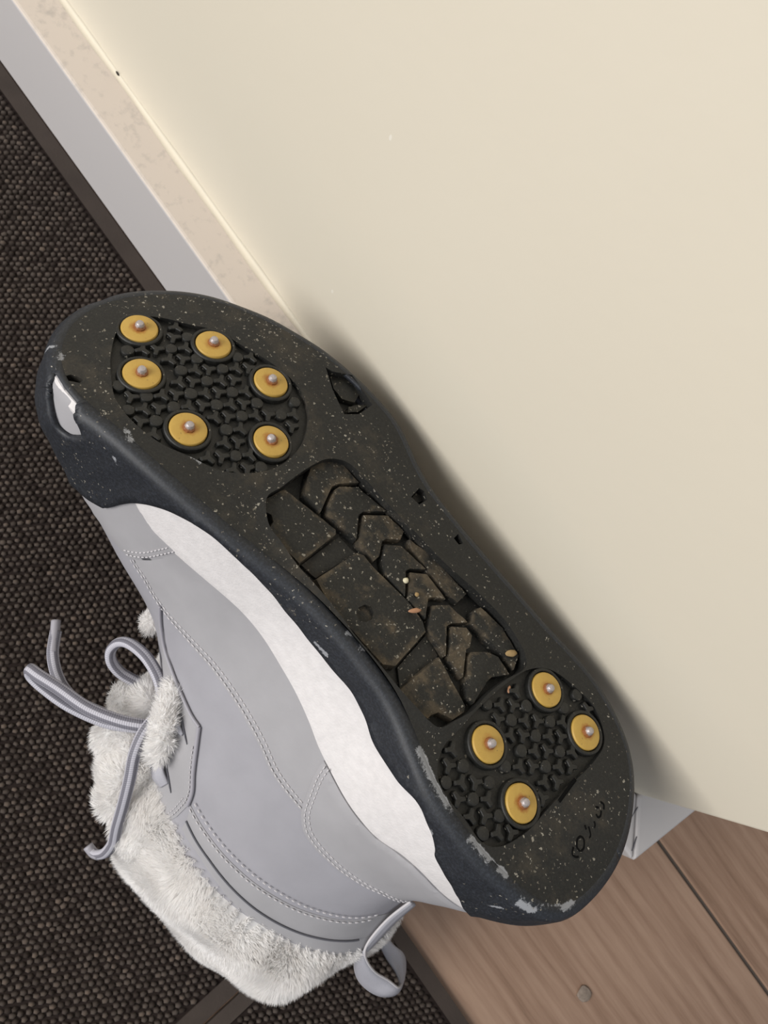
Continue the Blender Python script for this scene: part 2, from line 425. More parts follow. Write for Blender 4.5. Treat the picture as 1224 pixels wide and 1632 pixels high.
c = ramp(nt, f, [(.28, (.17, .098, .060)), (.42, (.275, .170, .112)), (.55, (.345, .225, .155)), (.72, (.41, .28, .195))])
lk(nt, c, b.inputs['Base Color']); b.inputs['Roughness'].default_value = .55; bump(nt, b, g2, .12, .0005); M['plank'] = m
M['seam'] = simple('seam', (.13, .105, .085), .8)

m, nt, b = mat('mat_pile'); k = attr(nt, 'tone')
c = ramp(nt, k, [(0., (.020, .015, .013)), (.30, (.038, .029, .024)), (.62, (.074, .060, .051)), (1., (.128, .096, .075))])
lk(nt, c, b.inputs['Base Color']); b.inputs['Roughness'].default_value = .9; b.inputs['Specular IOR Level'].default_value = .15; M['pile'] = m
M['mat_base'] = simple('mat_base', (.022, .016, .014), .95, spec=.1)
M['mat_border'] = simple('mat_border', (.052, .040, .033), .75, 900, .3, .12, .25)
M['grit'] = simple('grit', (.62, .57, .40), .7, var=.15, vscale=800.)
M['seed'] = simple('seed', (.42, .22, .12), .6, var=.2, vscale=700.)
M['mud'] = simple('mud', (.26, .21, .17), .9, 700, .5, .2, .2, 400.)
M['mud_b'] = simple('mud_b', (.36, .25, .12), .9, 700, .5, .2, .2, 400.)
M['recess_shade'] = simple('letter_recess_shade', (.004, .004, .004), .9, spec=.1)  # near-black stands in for the shade inside the heel slit and letters
M['black_bit'] = simple('black_bit', (.03, .025, .02), .8)

# ------------------------------------------------------------------ the setting
SK_H, WALL_Y, SK_Y = .0852, .1303, .1095
XC = 0.1787               # outside corner of the wall
def box_mesh(x0, x1, y0, y1, z0, z1):
    V = [(x, y, z) for x in (x0, x1) for y in (y0, y1) for z in (z0, z1)]
    return V, [(0, 1, 3, 2), (4, 6, 7, 5), (0, 4, 5, 1), (2, 3, 7, 6), (0, 2, 6, 4), (1, 5, 7, 3)]
def bevel_ob(o, w_, seg=3):
    md = o.modifiers.new('soft_edge', 'BEVEL'); md.width = w_; md.segments = seg; md.limit_method = 'ANGLE'
V, F_ = box_mesh(-1.6, XC, WALL_Y, 1.3, 0, 2.4)
wall = mesh_ob('wall_right', V, F_, M['wall'], smooth=False, kind='structure', label='cream painted wall the boot leans against'); bevel_ob(wall, .002)
# bead of filler along the foot of the wall
cp = [(0, 0), (0, .0042), (.0012, .0018), (.0030, 0)]
V = []; F_ = []
xs = np.linspace(-1.6, XC-.03, 160)
for i, x in enumerate(xs):
    k = 1+.12*math.sin(x*90)+.1*math.sin(x*37+1)
    V += [(x, WALL_Y+.0003-cy*k, SK_H-.0002+cz*k) for cy, cz in cp]
for i in range(len(xs)-1):
    for k in range(4): F_.append((i*4+k, i*4+(k+1) % 4, i*4+4+(k+1) % 4, i*4+4+k))
o = mesh_ob('filler_bead', V, F_, M['caulk'], wall, label='cream filler bead along the foot of the wall'); fix_normals(o)

t = WALL_Y-SK_Y
def prism(name, poly, z0, z1, mt, **kw):
    n = len(poly); V = [(x, y, z0) for x, y in poly]+[(x, y, z1) for x, y in poly]
    F_ = [tuple(range(n))[::-1], tuple(range(n, 2*n))]+[(i, (i+1) % n, n+(i+1) % n, n+i) for i in range(n)]
    o = mesh_ob(name, V, F_, mt, smooth=False, **kw); fix_normals(o); return o
g = .00025
XO, YO = (0.2586, 0.6139)              # far end of the return board's outer top edge (splayed a little)
o = prism('baseboard_right', [(-1.6, SK_Y), (XC+t-g, SK_Y), (XC-g, WALL_Y), (-1.6, WALL_Y)], 0, SK_H, M['skirting'], kind='structure', label='white skirting board with a dusty beige top along the cream wall'); bevel_ob(o, .0018)
o = prism('baseboard_end', [(XC+t+g, SK_Y), (XO, YO), (XC, YO), (XC+g, WALL_Y)], 0, SK_H, M['skirting'], kind='structure', label='white skirting board returning round the wall corner'); bevel_ob(o, .0018)
# hairline cracks in the paint at the mitre
V = []; F_ = []
for (a, b_) in (((.004, -.0035), (.0052, -.009)), ((.0135, -.0125), (.0165, -.0185))):
    p = np.array([(XC+a[0], WALL_Y+a[1]), (XC+b_[0], WALL_Y+b_[1])]); d = p[1]-p[0]; nn = np.array([-d[1], d[0]])/np.linalg.norm(d)*.0002
    k = len(V); q = [p[0]+nn*.3, p[0]-nn*.3, p[1]-nn, p[1]+nn]
    V += [(x, y, SK_H-.0005) for x, y in q]+[(x, y, SK_H+.0001) for x, y in q]
    F_ += [(k, k+1, k+2, k+3), (k+4, k+5, k+6, k+7)]+[(k+i, k+(i+1) % 4, k+4+(i+1) % 4, k+4+i) for i in range(4)]
o = mesh_ob('paint_crack', V, F_, M['dark_gap'], bpy.data.objects['baseboard_right'], smooth=False); fix_normals(o)

V, F_ = box_mesh(XC, 1.7, 1.28, 1.3, 0, 2.4)
mesh_ob('wall_back', V, F_, M['wall'], smooth=False, kind='structure', label='cream wall across the passage')
fl = mesh_ob('floor', *box_mesh(-1.6, 1.6, -1.6, 1.3, -.04, -.0018), M['seam'], smooth=False, kind='structure', label='brown oak plank floor')
SEAM_Y = 0.1568
PW = .19
bnds = [SEAM_Y+PW*k for k in range(-8, 9)]
for k in range(len(bnds)-1):
    ends = [-1.6, .62-.23*(k % 3), 1.6]
    for j in range(2):
        V, F_ = box_mesh(ends[j]+.0006, ends[j+1]-.0006, bnds[k]+.0010, bnds[k+1]-.0010, -.0018, 0)
        o = mesh_ob('plank', V, F_, M['plank'], fl, smooth=False); bevel_ob(o, .0012, 2)

# door mats ---------------------------------------------------------------------------------
def offset_poly(poly, d):
    q = np.asarray(poly, float); n = len(q); out = []
    ar = sum(q[i][0]*q[(i+1) % n][1]-q[(i+1) % n][0]*q[i][1] for i in range(n)); sg = 1 if ar > 0 else -1
    for i in range(n):
        e1 = q[i]-q[i-1]; e2 = q[(i+1) % n]-q[i]; e1 /= np.linalg.norm(e1); e2 /= np.linalg.norm(e2)
        n1 = np.array([-e1[1], e1[0]])*sg; n2 = np.array([-e2[1], e2[0]])*sg
        bis = n1+n2; out.append(q[i]+bis*d/(1+n1@n2))
    return np.array(out)
def door_mat(label, poly, border, seed, tint):
    c = np.asarray(poly).mean(0)
    r = empty('door_mat', label, 'mat', loc=(c[0], c[1], 0))
    P0 = np.asarray(poly)-c; Pi = offset_poly(P0, border); n = len(P0)
    V = [(x, y, 0) for x, y in P0]+[(x, y, .0026) for x, y in P0]+[(x, y, .0032) for x, y in Pi]+[(x, y, .0018) for x, y in Pi]
    F_ = []
    for i in range(n):
        j = (i+1) % n
        F_ += [(i, j, n+j, n+i), (n+i, n+j, 2*n+j, 2*n+i), (2*n+i, 2*n+j, 3*n+j, 3*n+i)]
    o = mesh_ob('rubber_border', V, F_, M['mat_border'], r, smooth=False); fix_normals(o)
    Pb = offset_poly(P0, border-.001)
    V = [(x, y, .0003) for x, y in Pb]+[(x, y, .0022) for x, y in Pb]
    o = mesh_ob('backing', V, [tuple(range(n)), tuple(range(n, 2*n))]+[(i, (i+1) % n, n+(i+1) % n, n+i) for i in range(n)], M['mat_base'], r, smooth=False); fix_normals(o)
    # loops of the flat weave: a low bump each
    rg = np.random.default_rng(seed); p = .0035
    mn, mx = Pi.min(0), Pi.max(0); lim0, lim1 = np.array([-.40, -.44])-c, np.array([.40, .20])-c
    mn = np.maximum(mn, lim0); mx = np.minimum(mx, lim1)
    gx, gy = np.meshgrid(np.arange(mn[0], mx[0], p), np.arange(mn[1], mx[1], p*.866)); gx[1::2] += p/2
    G = np.stack([gx.ravel(), gy.ravel()], 1); G = G[in_poly(G, offset_poly(P0, border+.0008))]
    G += rg.normal(0, .00022, G.shape)
    N_ = len(G); a = np.arange(5)*2*math.pi/5
    rx = .0020*rg.uniform(.85, 1.1, (N_, 1)); ry = .00145*rg.uniform(.85, 1.15, (N_, 1)); hz = .0017*rg.uniform(.7, 1.2, (N_, 1))
    th = math.radians(52)+rg.normal(0, .2, (N_, 1))
    def ringp(k, zf):
        ex, ey = np.cos(a)[None]*rx*k, np.sin(a)[None]*ry*k
        return np.stack([G[:, :1]+ex*np.cos(th)-ey*np.sin(th), G[:, 1:]+ex*np.sin(th)+ey*np.cos(th), .0021+zf*hz+0*ex], -1)
    VV = np.concatenate([ringp(1., 0), ringp(.72, .75), np.concatenate([G, .0021+hz], 1)[:, None, :]], 1).reshape(-1, 3)
    b0 = np.arange(N_)[:, None]*11; fs = []
    for i in range(5):
        j = (i+1) % 5
        fs += [np.concatenate([b0+i, b0+j, b0+5+j], 1), np.concatenate([b0+i, b0+5+j, b0+5+i], 1), np.concatenate([b0+5+i, b0+5+j, b0+10], 1)]
    FF = np.concatenate(fs)
    me = bpy.data.meshes.new('pile'); me.vertices.add(len(VV)); me.vertices.foreach_set('co', VV.astype(np.float32).ravel())
    me.loops.add(FF.size); me.loops.foreach_set('vertex_index', FF.astype(np.int32).ravel())
    me.polygons.add(len(FF)); me.polygons.foreach_set('loop_start', np.arange(0, FF.size, 3, dtype=np.int32))
    me.update(calc_edges=True); me.validate()
    me.polygons.foreach_set('use_smooth', [True]*len(FF))
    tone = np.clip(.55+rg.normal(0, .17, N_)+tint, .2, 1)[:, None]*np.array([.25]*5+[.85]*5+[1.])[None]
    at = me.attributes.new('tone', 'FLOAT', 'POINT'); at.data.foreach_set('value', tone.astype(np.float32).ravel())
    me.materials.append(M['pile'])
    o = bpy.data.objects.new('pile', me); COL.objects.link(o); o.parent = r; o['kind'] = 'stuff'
    return r
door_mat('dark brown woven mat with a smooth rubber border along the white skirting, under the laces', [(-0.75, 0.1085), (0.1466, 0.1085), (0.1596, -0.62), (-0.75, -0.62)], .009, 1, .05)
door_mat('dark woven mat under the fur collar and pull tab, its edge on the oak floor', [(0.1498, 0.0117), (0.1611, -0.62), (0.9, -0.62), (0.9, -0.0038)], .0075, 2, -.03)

# ------------------------------------------------------------------ the boot
MW = boot_matrix()
boot = empty('winter_boot', 'pale grey lace-up boot with white fur collar, standing upside down on the mat', 'boot', mw=MW)

def sheet(name, z0, z1, ds, off, mt, closed=True):
    ss = np.arange(0, 18, ds); zz = np.linspace(z0, z1, max(2, int(abs(z1-z0)/2.5)))
    S_, Z_ = np.meshgrid(ss, zz); P = shell(S_.ravel(), Z_.ravel(), off); n = len(ss); F_ = []
    for i in range(len(zz)-1):
        for j in range(n): F_.append((i*n+j, i*n+(j+1) % n, (i+1)*n+(j+1) % n, (i+1)*n+j))
    o = mesh_ob(name, lo(bend(P)), F_, mt, boot); fix_normals(o, .0018, -1); return o
upper = sheet('upper', -8, -127, .12, 0., M['leather_b'])

MID = [(6.709, -26.3), (6.479, -32.1), (6.254, -34.0), (5.835, -33.4), (5.434, -33.7), (5.134, -35.4), (4.814, -37.8), (4.532, -39.3), (4.284, -41.3), (3.98, -44.3), (3.491, -45.9), (3.123, -45.7), (2.791, -44.1), (2.499, -37.5), (2.223, -35.1), (1.879, -37.0)]
WMID = [(8.079, -3.7), (7.776, -3.7), (7.554, -7.6)]
mid_line = [(9.2, -6.)]+WMID+[(7.3, -16.), (7.05, -22.)]+[tuple(q) for q in smooth_line(MID, .2)]+[(1.45, -38.), (1.0, -37.), (.3, -36.)]
mid_poly = [(.3, -2.), (.3, -3)]+[(s_, -2.) for s_ in np.arange(.6, 7., .3)]+[(7.3, -3.2), (7.42, -1.8), (7.7, -1.5), (8.05, -1.5), (8.15, -2.6), (8.3, -3.4), (8.8, -3.4), (9.2, -3.4)]+mid_line
patch('midsole', mid_poly, M['midsole'], boot, 0., 1.1, 2.6, dense=1.6)
# far side of the midsole (seen only from the wall side)
patch('midsole', [(9.2, -3.4), (9.2, -6.), (10, -12), (11, -24), (12, -33), (13, -38), (14, -40), (16, -40), (17, -38), (18.3, -36), (18.3, -2.)], M['midsole'], boot, 0., 1.1, 4.)

TOECAP = [(6.561, -62.2), (6.423, -56.6), (6.312, -50.5), (6.219, -42.2), (6.127, -33.1)]
LONG = [(6.56, -62.6), (6.477, -64.6), (6.351, -66.3), (6.149, -70.3), (5.893, -71.0), (5.519, -68.3), (5.175, -65.9), (4.894, -65.3), (4.627, -65.3), (4.362, -66.2), (4.092, -68.4), (3.838, -68.6), (3.533, -68.0)]
COUNT = [(3.911, -45.3), (3.832, -52.0), (3.712, -58.5), (3.564, -65.5), (3.447, -69.2), (3.28, -72.5), (3.127, -74.0), (2.94, -75.1), (2.739, -75.8), (2.532, -76.4), (2.317, -76.4), (2.061, -76.3), (1.763, -75.9), (1.227, -77.8)]
def midz(s_): return float(np.interp(s_, [q[0] for q in mid_line][::-1], [q[1] for q in mid_line][::-1]))
def under(a, b, n=12, lap=3.): return [(s_, midz(s_)+lap) for s_ in np.linspace(a, b, n)]
patch('toe_cap', TOECAP+under(TOECAP[-1][0], 8.6, 9)+[(8.6, -50), (8.0, -54), (7.5, -58), (7.0, -63)], M['leather'], boot, 0., .9, 3.)
patch('side_panel', LONG[1:]+[(COUNT[4][0]-.12, COUNT[4][1]), (COUNT[2][0]-.12, COUNT[2][1]), (COUNT[0][0]-.12, COUNT[0][1])]+under(COUNT[0][0]-.12, TOECAP[-1][0]+.09, 10)+[(a_+.09, b_) for a_, b_ in TOECAP[::-1][:-1]], M['leather'], boot, 0., .5, 3.)
patch('heel_counter', [tuple(q) for q in smooth_line(COUNT, .04)]+[(.55, -88.), (.2, -80), (.2, -30)]+under(.6, COUNT[0][0], 16, -.3), M['leather'], boot, 0., 1.75, 2.0, dense=1.)
EYE = [(5.988, -69.3), (5.87, -79.3), (5.708, -85.6), (5.415, -85.9), (5.108, -85.7), (4.898, -85.8), (4.761, -84.9), (4.64, -90.7), (4.497, -97.8), (4.376, -103.1), (4.316, -108.9), (4.318, -119.3), (4.36, -127.6), (4.575, -129.6), (4.872, -129.4), (5.005, -124.0), (4.969, -112.7), (5.069, -105.4), (5.271, -100.6), (5.705, -97.2), (5.97, -84.1)]
patch('eyestay', EYE, M['leather'], boot, 0., .8, 2.4, dense=1.4)
BTOP = [(4.294, -108.1), (4.104, -107.6), (3.769, -106.1), (3.409, -104.5), (3.066, -103.5), (2.728, -102.7), (2.415, -102.3), (2.059, -101.1), (1.57, -99.6), (1.096, -98.0)]
DARK = [(4.21, -114.2), (3.978, -114.4), (3.657, -113.7), (3.314, -113.8), (3.003, -114.2), (2.714, -114.8), (2.401, -115.2), (2.07, -115.1), (1.705, -114.4), (1.358, -114.1), (1.017, -114.7)]
FURL = [(4.175, -120.0), (3.753, -118.4), (3.351, -119.2), (3.002, -121.0), (2.68, -121.8), (2.333, -122.8), (1.879, -123.1), (1.465, -124.4), (1.101, -125.1)]
patch('collar_band', BTOP+[(.35, -104.), (.35, -116.)]+DARK[::-1], M['leather'], boot, 0., .7, 2.6, dense=1.5)
patch('collar_trim', DARK+[(.35, -116.8), (.35, -127.5)]+FURL[::-1], M['leather'], boot, 0., .35, 2.6, dense=1.5)
def on_shell(sz, off): 
    q = np.array(sz); return bend(shell(q[:, 0], q[:, 1], off))
tube('collar_seam', on_shell(smooth_line(DARK, .03), .75), .42, M['dark_gap'], boot, 6, label='dark seam line below the collar band')
tube('piping', on_shell(smooth_line(EYE[:7], .03), .9), .7, M['piping'], boot, 8, label='grey piping along the lace opening')
tube('piping', on_shell(smooth_line(EYE[6:11], .03), .9), .9, M['piping'], boot, 8, label='grey piping below the lace loops')

def stitches(line_sz, off, sp=2.5, ln=1.75, r=.30, shift=0.):
    q = np.array([(a*SX, b) for a, b in smooth_line(line_sz, .02)])
    if shift:
        tq = np.gradient(q, axis=0); tq /= np.linalg.norm(tq, axis=1, keepdims=True)+1e-9
        q = q+np.stack([-tq[:, 1], tq[:, 0]], 1)*shift
    P = bend(shell(q[:, 0]/SX, q[:, 1], off))
    d = np.r_[0, np.cumsum(np.linalg.norm(np.diff(P, axis=0), axis=1))]
    V = []; F_ = []
    a = .6
    while a+ln < d[-1]:
        tt = np.array([a, a+ln*.25, a+ln*.75, a+ln]); pp = np.stack([np.interp(tt, d, P[:, k]) for k in range(3)], 1)
        v_, f_, _ = tube_mesh(pp, [r*.45, r, r, r*.45], 5)
        k = len(V); V += v_; F_ += [tuple(i+k for i in f) for f in f_]; a += sp
    return V, F_
def stitch_part(rows):
    V = []; F_ = []
    for r_ in rows:
        v_, f_ = r_; k = len(V); V += v_; F_ += [tuple(i+k for i in f) for f in f_]
    o = mesh_ob('stitching', lo(np.array(V)), F_, M['thread'], boot, kind='stuff'); fix_normals(o)
stitch_part([stitches(LONG, .7, shift=-1.4), stitches(LONG, .7, shift=-3.5)])
stitch_part([stitches(TOECAP, 1.1, shift=s_) for s_ in (-2.0, -4.0)]+[stitches(TOECAP, 1.1, shift=s_) for s_ in ()])
stitch_part([stitches(COUNT, 1.9, shift=-2.0), stitches(COUNT, 1.9, shift=-4.0)])
stitch_part([stitches(BTOP, .85, shift=.8, sp=2.8), stitches(BTOP, .85, shift=-3.4, sp=2.8)])
stitch_part([stitches(EYE[7:11], 1.0, shift=1.6, sp=2.2, ln=1.5, r=.22), stitches(EYE[10:13], 1.0, shift=1.6, sp=2.2, ln=1.5, r=.22), stitches(EYE[10:13], 1.0, shift=3.2, sp=2.2, ln=1.5, r=.22)])

# lace loops of folded webbing with the dark slot beside each
def ribbon(name, L, R_, mt, parent, th=.9, **kw):
    """strip between two edge lines (mm), given thickness."""
    def even(q, k=7):
        q = np.asarray(q, float); m_ = len(q); r_ = []
        for i in range(m_-1):
            a, b_, c, d = q[max(i-1, 0)], q[i], q[i+1], q[min(i+2, m_-1)]
            for g_ in np.arange(k)/k: r_.append(.5*((2*b_)+(-a+c)*g_+(2*a-5*b_+4*c-d)*g_*g_+(-a+3*b_-3*c+d)*g_**3))
        return np.array(r_+[q[-1]])
    L, R_ = even(L), even(R_); n = len(L); V = []; F_ = []
    for i in range(n): V += [L[i], L[i]*.67+R_[i]*.33, L[i]*.33+R_[i]*.67, R_[i]]
    for i in range(n-1):
        for k in range(3): F_.append((i*4+k, i*4+k+1, i*4+5+k, i*4+4+k))
    o = mesh_ob(name, lo(np.array(V)), F_, mt, parent, **kw); fix_normals(o, th/1000, 0); return o
for a, b_ in (([(5.055, -95.6), (4.929, -94.8), (4.807, -95.2)], [(5.029, -90.2), (4.926, -91.8), (4.81, -93.7)]), ([(5.073, -121.6), (4.842, -121.0), (4.713, -121.6)], [(4.854, -111.2), (4.747, -112.8), (4.638, -114.8)])):
    A = np.array(a); B_ = np.array(b_)
    la, lb = bend(shell(A[:, 0], A[:, 1], [2.6, 3.4, 1.0])), bend(shell(B_[:, 0], B_[:, 1], [2.0, 2.6, 1.0]))
    ribbon('lace_loop', la, lb, M['webbing'], boot, 1.0)
    c_ = B_+np.array([(-.04, 0)]*3); d_ = B_+np.array([(-.10, -.5)]*3)
    ribbon('slot', bend(shell(c_[:, 0], c_[:, 1], [1.2]*3)), bend(shell(d_[:, 0], d_[:, 1], [1.2]*3)), M['dark_gap'], boot, .5)

# laces
tube('lace', [(7.4, 36.2, -117.7), (11.0, 37.9, -112.9), (13.8, 41.1, -109.8), (23.0, 46.3, -112.6), (36.0, 50.4, -117.1), (51.2, 51.9, -121.6), (60.6, 53.0, -125.0), (65.4, 53.0, -128.1), (63.5, 53.6, -131.6), (55.3, 53.4, -131.7), (42.3, 51.9, -129.2), (27.7, 47.6, -125.8), (18.6, 42.8, -122.0), (12.4, 38.5, -118.4), (9.2, 34.2, -123.3)], 2.75, M['lace'], boot, 12, .8, label='grey lace bow lying towards the left')
tube('lace', [(13.5, 38.3, -120.5), (23.9, 41.8, -128.0), (40.3, 46.4, -135.7), (49.9, 46.1, -139.7), (56.9, 44.0, -140.9), (62.3, 41.3, -140.9), (66.5, 38.3, -140.8), (69.6, 35.0, -140.5), (73.0, 31.0, -140.1)], 2.6, M['lace'], boot, 12, .8, label='grey lace end pointing away from the bow')
tube('lace_tip', [(66.4, 38.2, -140.7), (69.6, 35.0, -140.5), (73.2, 31.2, -140.1), (76.7, 27.7, -139.8)], [2.2]*4 and 2.15, M['piping'], boot, 10, label='smooth grey lace tip of the upper end')
tube('lace', [(9.3, 31.9, -118.2), (14.8, 31.2, -107.1), (19.7, 29.1, -99.9), (26.1, 26.2, -98.7), (34.8, 23.9, -99.8), (43.3, 23.4, -103.7), (47.3, 24.8, -108.4), (47.6, 27.8, -113.8), (44.1, 29.8, -117.8), (38.1, 29.5, -121.0), (32.0, 27.5, -122.5), (25.0, 24.8, -123.8)], 2.7, M['lace'], boot, 12, .8, label='grey lace loop above the fur tongue')
tube('lace', [(12.5, 29.7, -113.1), (13.3, 36.0, -106.8), (12.7, 43.5, -107.5), (9.0, 50.9, -112.5), (2.9, 57.4, -120.3), (-3.0, 63.8, -130.3), (-8.4, 69.5, -142.1), (-12.9, 73.1, -153.1), (-14.2, 76.9, -162.0), (-12.2, 79.1, -167.1), (-9.9, 79.3, -168.2)], 2.6, M['lace'], boot, 12, .8, label='grey lace end hanging over the fur collar')
tube('lace_tip', [(-13.2, 78.8, -165.9), (-11.1, 79.4, -167.7), (-9.1, 79.3, -168.1), (-6.7, 79.0, -168.0)], 2.2, M['piping'], boot, 10, label='dark lace tip of the hanging end')

# heel pull tab: webbing strip up the back seam, folded into a loop
TAB_A = [(-114.6, 23.1, -85.4), (-116.5, 30.1, -100.8), (-120.6, 37.9, -115.5), (-126.7, 40.4, -125.1), (-136.9, 40.1, -132.7), (-146.6, 37.4, -137.2), (-153.8, 35.9, -140.0), (-155.9, 33.1, -143.2), (-152.1, 30.1, -145.3), (-143.9, 29.8, -142.8), (-134.3, 29.8, -135.2), (-127.1, 29.4, -126.4), (-123.5, 28.4, -119.5)]
TAB_B = [(-118.6, 21.1, -89.0), (-121.7, 27.6, -105.3), (-125.6, 37.0, -122.7), (-127.5, 41.8, -134.2), (-135.9, 44.0, -143.7), (-145.4, 43.4, -149.0), (-153.7, 40.8, -150.3), (-159.6, 35.3, -150.5), (-159.7, 28.6, -151.3), (-155.1, 22.9, -149.0), (-149.3, 21.6, -145.2), (-141.3, 23.9, -139.5), (-132.0, 25.7, -131.5)]
ribbon('pull_tab', TAB_A, TAB_B, M['webbing'], boot, 1.2, label='grey webbing pull tab looped at the back of the heel')
tube('tab_edge', TAB_A[:8], .6, M['thread'], bpy.data.objects['pull_tab'], 6)
tube('tab_edge', TAB_B[2:8], .5, M['thread'], bpy.data.objects['pull_tab'], 6)

# ---- fur ------------------------------------------------------------------
FUR_M = np.array([(-133, 24), (-125, 50), (-104, 72), (-66, 78), (-32, 73), (-1, 60), (17, 44), (25, 25), (29, 8), (29, -8), (25, -22), (18, -33), (4, -43), (-12, -46), (-30, -44), (-66, -38), (-100, -30), (-122, -9)], float)
def ring_cr(A, s):
    i = np.floor(s).astype(int); g_ = (s-i)[:, None]; n = len(A)
    a, b_, c, d = A[(i-1) % n], A[i % n], A[(i+1) % n], A[(i+2) % n]
    return .5*((2*b_)+(-a+c)*g_+(2*a-5*b_+4*c-d)*g_**2+(-a+3*b_-3*c+d)*g_**3)
ss = np.arange(0, 18, .15); n = len(ss)
mid2 = ring_cr(FUR_M, ss); cen = mid2.mean(0)
lev = [(0, -115), (.0, -121.5), (.28, -126.5), (.76, -133), (1., -146), (1.02, -160), (1.0, -171), (.8, None), (.45, None)]
VV = []
for k, (f_, z_) in enumerate(lev):
    top2 = shell(ss, np.full(n, -122. if z_ is None else max(z_, -125)), -1.2)[:, :2]
    xy = top2*(1-f_)+mid2*f_
    if k >= 7: xy = cen+(mid2-cen)*(.93 if k == 7 else .6)
    fz = floor_z(xy[:, 0], xy[:, 1], .009)
    z__ = fz if z_ is None else np.maximum(np.full(n, float(z_)), fz+3*(8-k)*.5)
    if 2 <= k <= 6:
        lump = 1.8*np.sin(ss*2.1+k*.9)+1.4*np.sin(ss*3.7-k*1.3); dv = xy-cen; xy = xy+dv/np.linalg.norm(dv, axis=1, keepdims=True)*lump[:, None]
    VV.append(np.c_[xy, z__])
VV = np.concatenate(VV); F_ = []
for i in range(len(lev)-1):
    for j in range(n): F_.append((i*n+j, i*n+(j+1) % n, (i+1)*n+(j+1) % n, (i+1)*n+j))
F_.append(tuple((len(lev)-1)*n+j for j in range(n)))
def strands(V, T, count, length, seed, droop=.35, width=.30):
    rg = np.random.default_rng(seed)
    a, b_, c = V[T[:, 0]], V[T[:, 1]], V[T[:, 2]]
    nn = np.cross(b_-a, c-a); ar = np.linalg.norm(nn, axis=1); nn /= ar[:, None]+1e-12
    k = rg.choice(len(T), count, p=ar/ar.sum()); u, v = rg.random(count), rg.random(count); m_ = u+v > 1; u[m_], v[m_] = 1-u[m_], 1-v[m_]
    P = a[k]+u[:, None]*(b_-a)[k]+v[:, None]*(c-a)[k]; N_ = nn[k]
    # slow clumping field + random
    fld = np.stack([np.sin(P@np.array(q)/5.2+ph) for q, ph in (((1., .7, .3), 0), ((-.6, 1., .5), 1.7), ((.4, -.5, 1.), 3.1))], 1)
    D = N_+.38*fld+rg.normal(0, .20, P.shape); D /= np.linalg.norm(D, axis=1, keepdims=True)
    g_ = -np.array([ROT[2][0], ROT[2][1], ROT[2][2]])
    L = length*rg.uniform(.65, 1.2, (count, 1))
    side = np.cross(D, rg.normal(0, 1, P.shape)); side /= np.linalg.norm(side, axis=1, keepdims=True)
    p0 = P-D*.6; p1 = P+D*L*.5+fld*L*.06; p2 = P+D*L+g_*L*droop*.3+fld*L*.22
    w0 = width
    VV = np.stack([p0-side*w0/2, p0+side*w0/2, p1-side*w0*.42, p1+side*w0*.42, p2], 1).reshape(-1, 3)
    o_ = np.arange(count)[:, None]*5
    FF = np.concatenate([np.concatenate([o_, o_+1, o_+3], 1), np.concatenate([o_, o_+3, o_+2], 1), np.concatenate([o_+2, o_+3, o_+4], 1)])
    return VV, FF
def fur_part(name, V, Fq, count, length, seed, label, ztop=0.):
    tmp = bpy.data.meshes.new('t'); tmp.from_pydata([tuple(v) for v in V], [], Fq)
    bm = bmesh.new(); bm.from_mesh(tmp); bmesh.ops.recalc_face_normals(bm, faces=bm.faces); bmesh.ops.triangulate(bm, faces=bm.faces)
    V = np.array([v.co[:] for v in bm.verts]); T = np.array([[v.index for v in f.verts] for f in bm.faces]); bm.free(); bpy.data.meshes.remove(tmp)
    # no strands under the collar
    cen_ = V[T].mean(1); up = (cen_[:, 2] > floor_z(cen_[:, 0], cen_[:, 1], .013)) & (cen_[:, 2] < ztop)
    SV, SF = strands(V, T[up], count, length, seed)
    zf = floor_z(SV[:, 0], SV[:, 1], .0065); SV[:, 2] = np.maximum(SV[:, 2], zf)
    A = lo(np.concatenate([V, SV])); FF = np.concatenate([T, SF+len(V)])
    me = bpy.data.meshes.new(name); me.vertices.add(len(A)); me.vertices.foreach_set('co', A.astype(np.float32).ravel())
    me.loops.add(FF.size); me.loops.foreach_set('vertex_index', FF.astype(np.int32).ravel())
    me.polygons.add(len(FF)); me.polygons.foreach_set('loop_start', np.arange(0, FF.size, 3, dtype=np.int32))
    me.update(calc_edges=True); me.validate(); me.polygons.foreach_set('use_smooth', [True]*len(FF))
    me.materials.append(M['fur'])
    o = bpy.data.objects.new(name, me); COL.objects.link(o); o.parent = boot; o['kind'] = 'stuff'; o['label'] = label
    return o
fur_part('fur_collar', VV, F_, 150000, 3.6, 3, 'thick white fur collar resting on the mat', -124.2)
def blob(c, r, ax=None):
    """lumpy ellipsoid; r = three radii (mm)."""
    V = []; F_ = []; nu, nv = 18, 10
    for i in range(nv+1):
        for j in range(nu):
            th, ph = math.pi*i/nv, 2*math.pi*j/nu
            d = np.array([math.sin(th)*math.cos(ph), math.sin(th)*math.sin(ph), math.cos(th)])
            k = 1+.10*math.sin(5*d[0]+3*d[1]+c[0])+.08*math.sin(6*d[2]-4*d[1]+c[1])
            V.append(np.array(c)+d*np.array(r)*k)
    for i in range(nv):
        for j in range(nu): F_.append((i*nu+j, i*nu+(j+1) % nu, (i+1)*nu+(j+1) % nu, (i+1)*nu+j))
    return V, F_
V = []; F_ = []
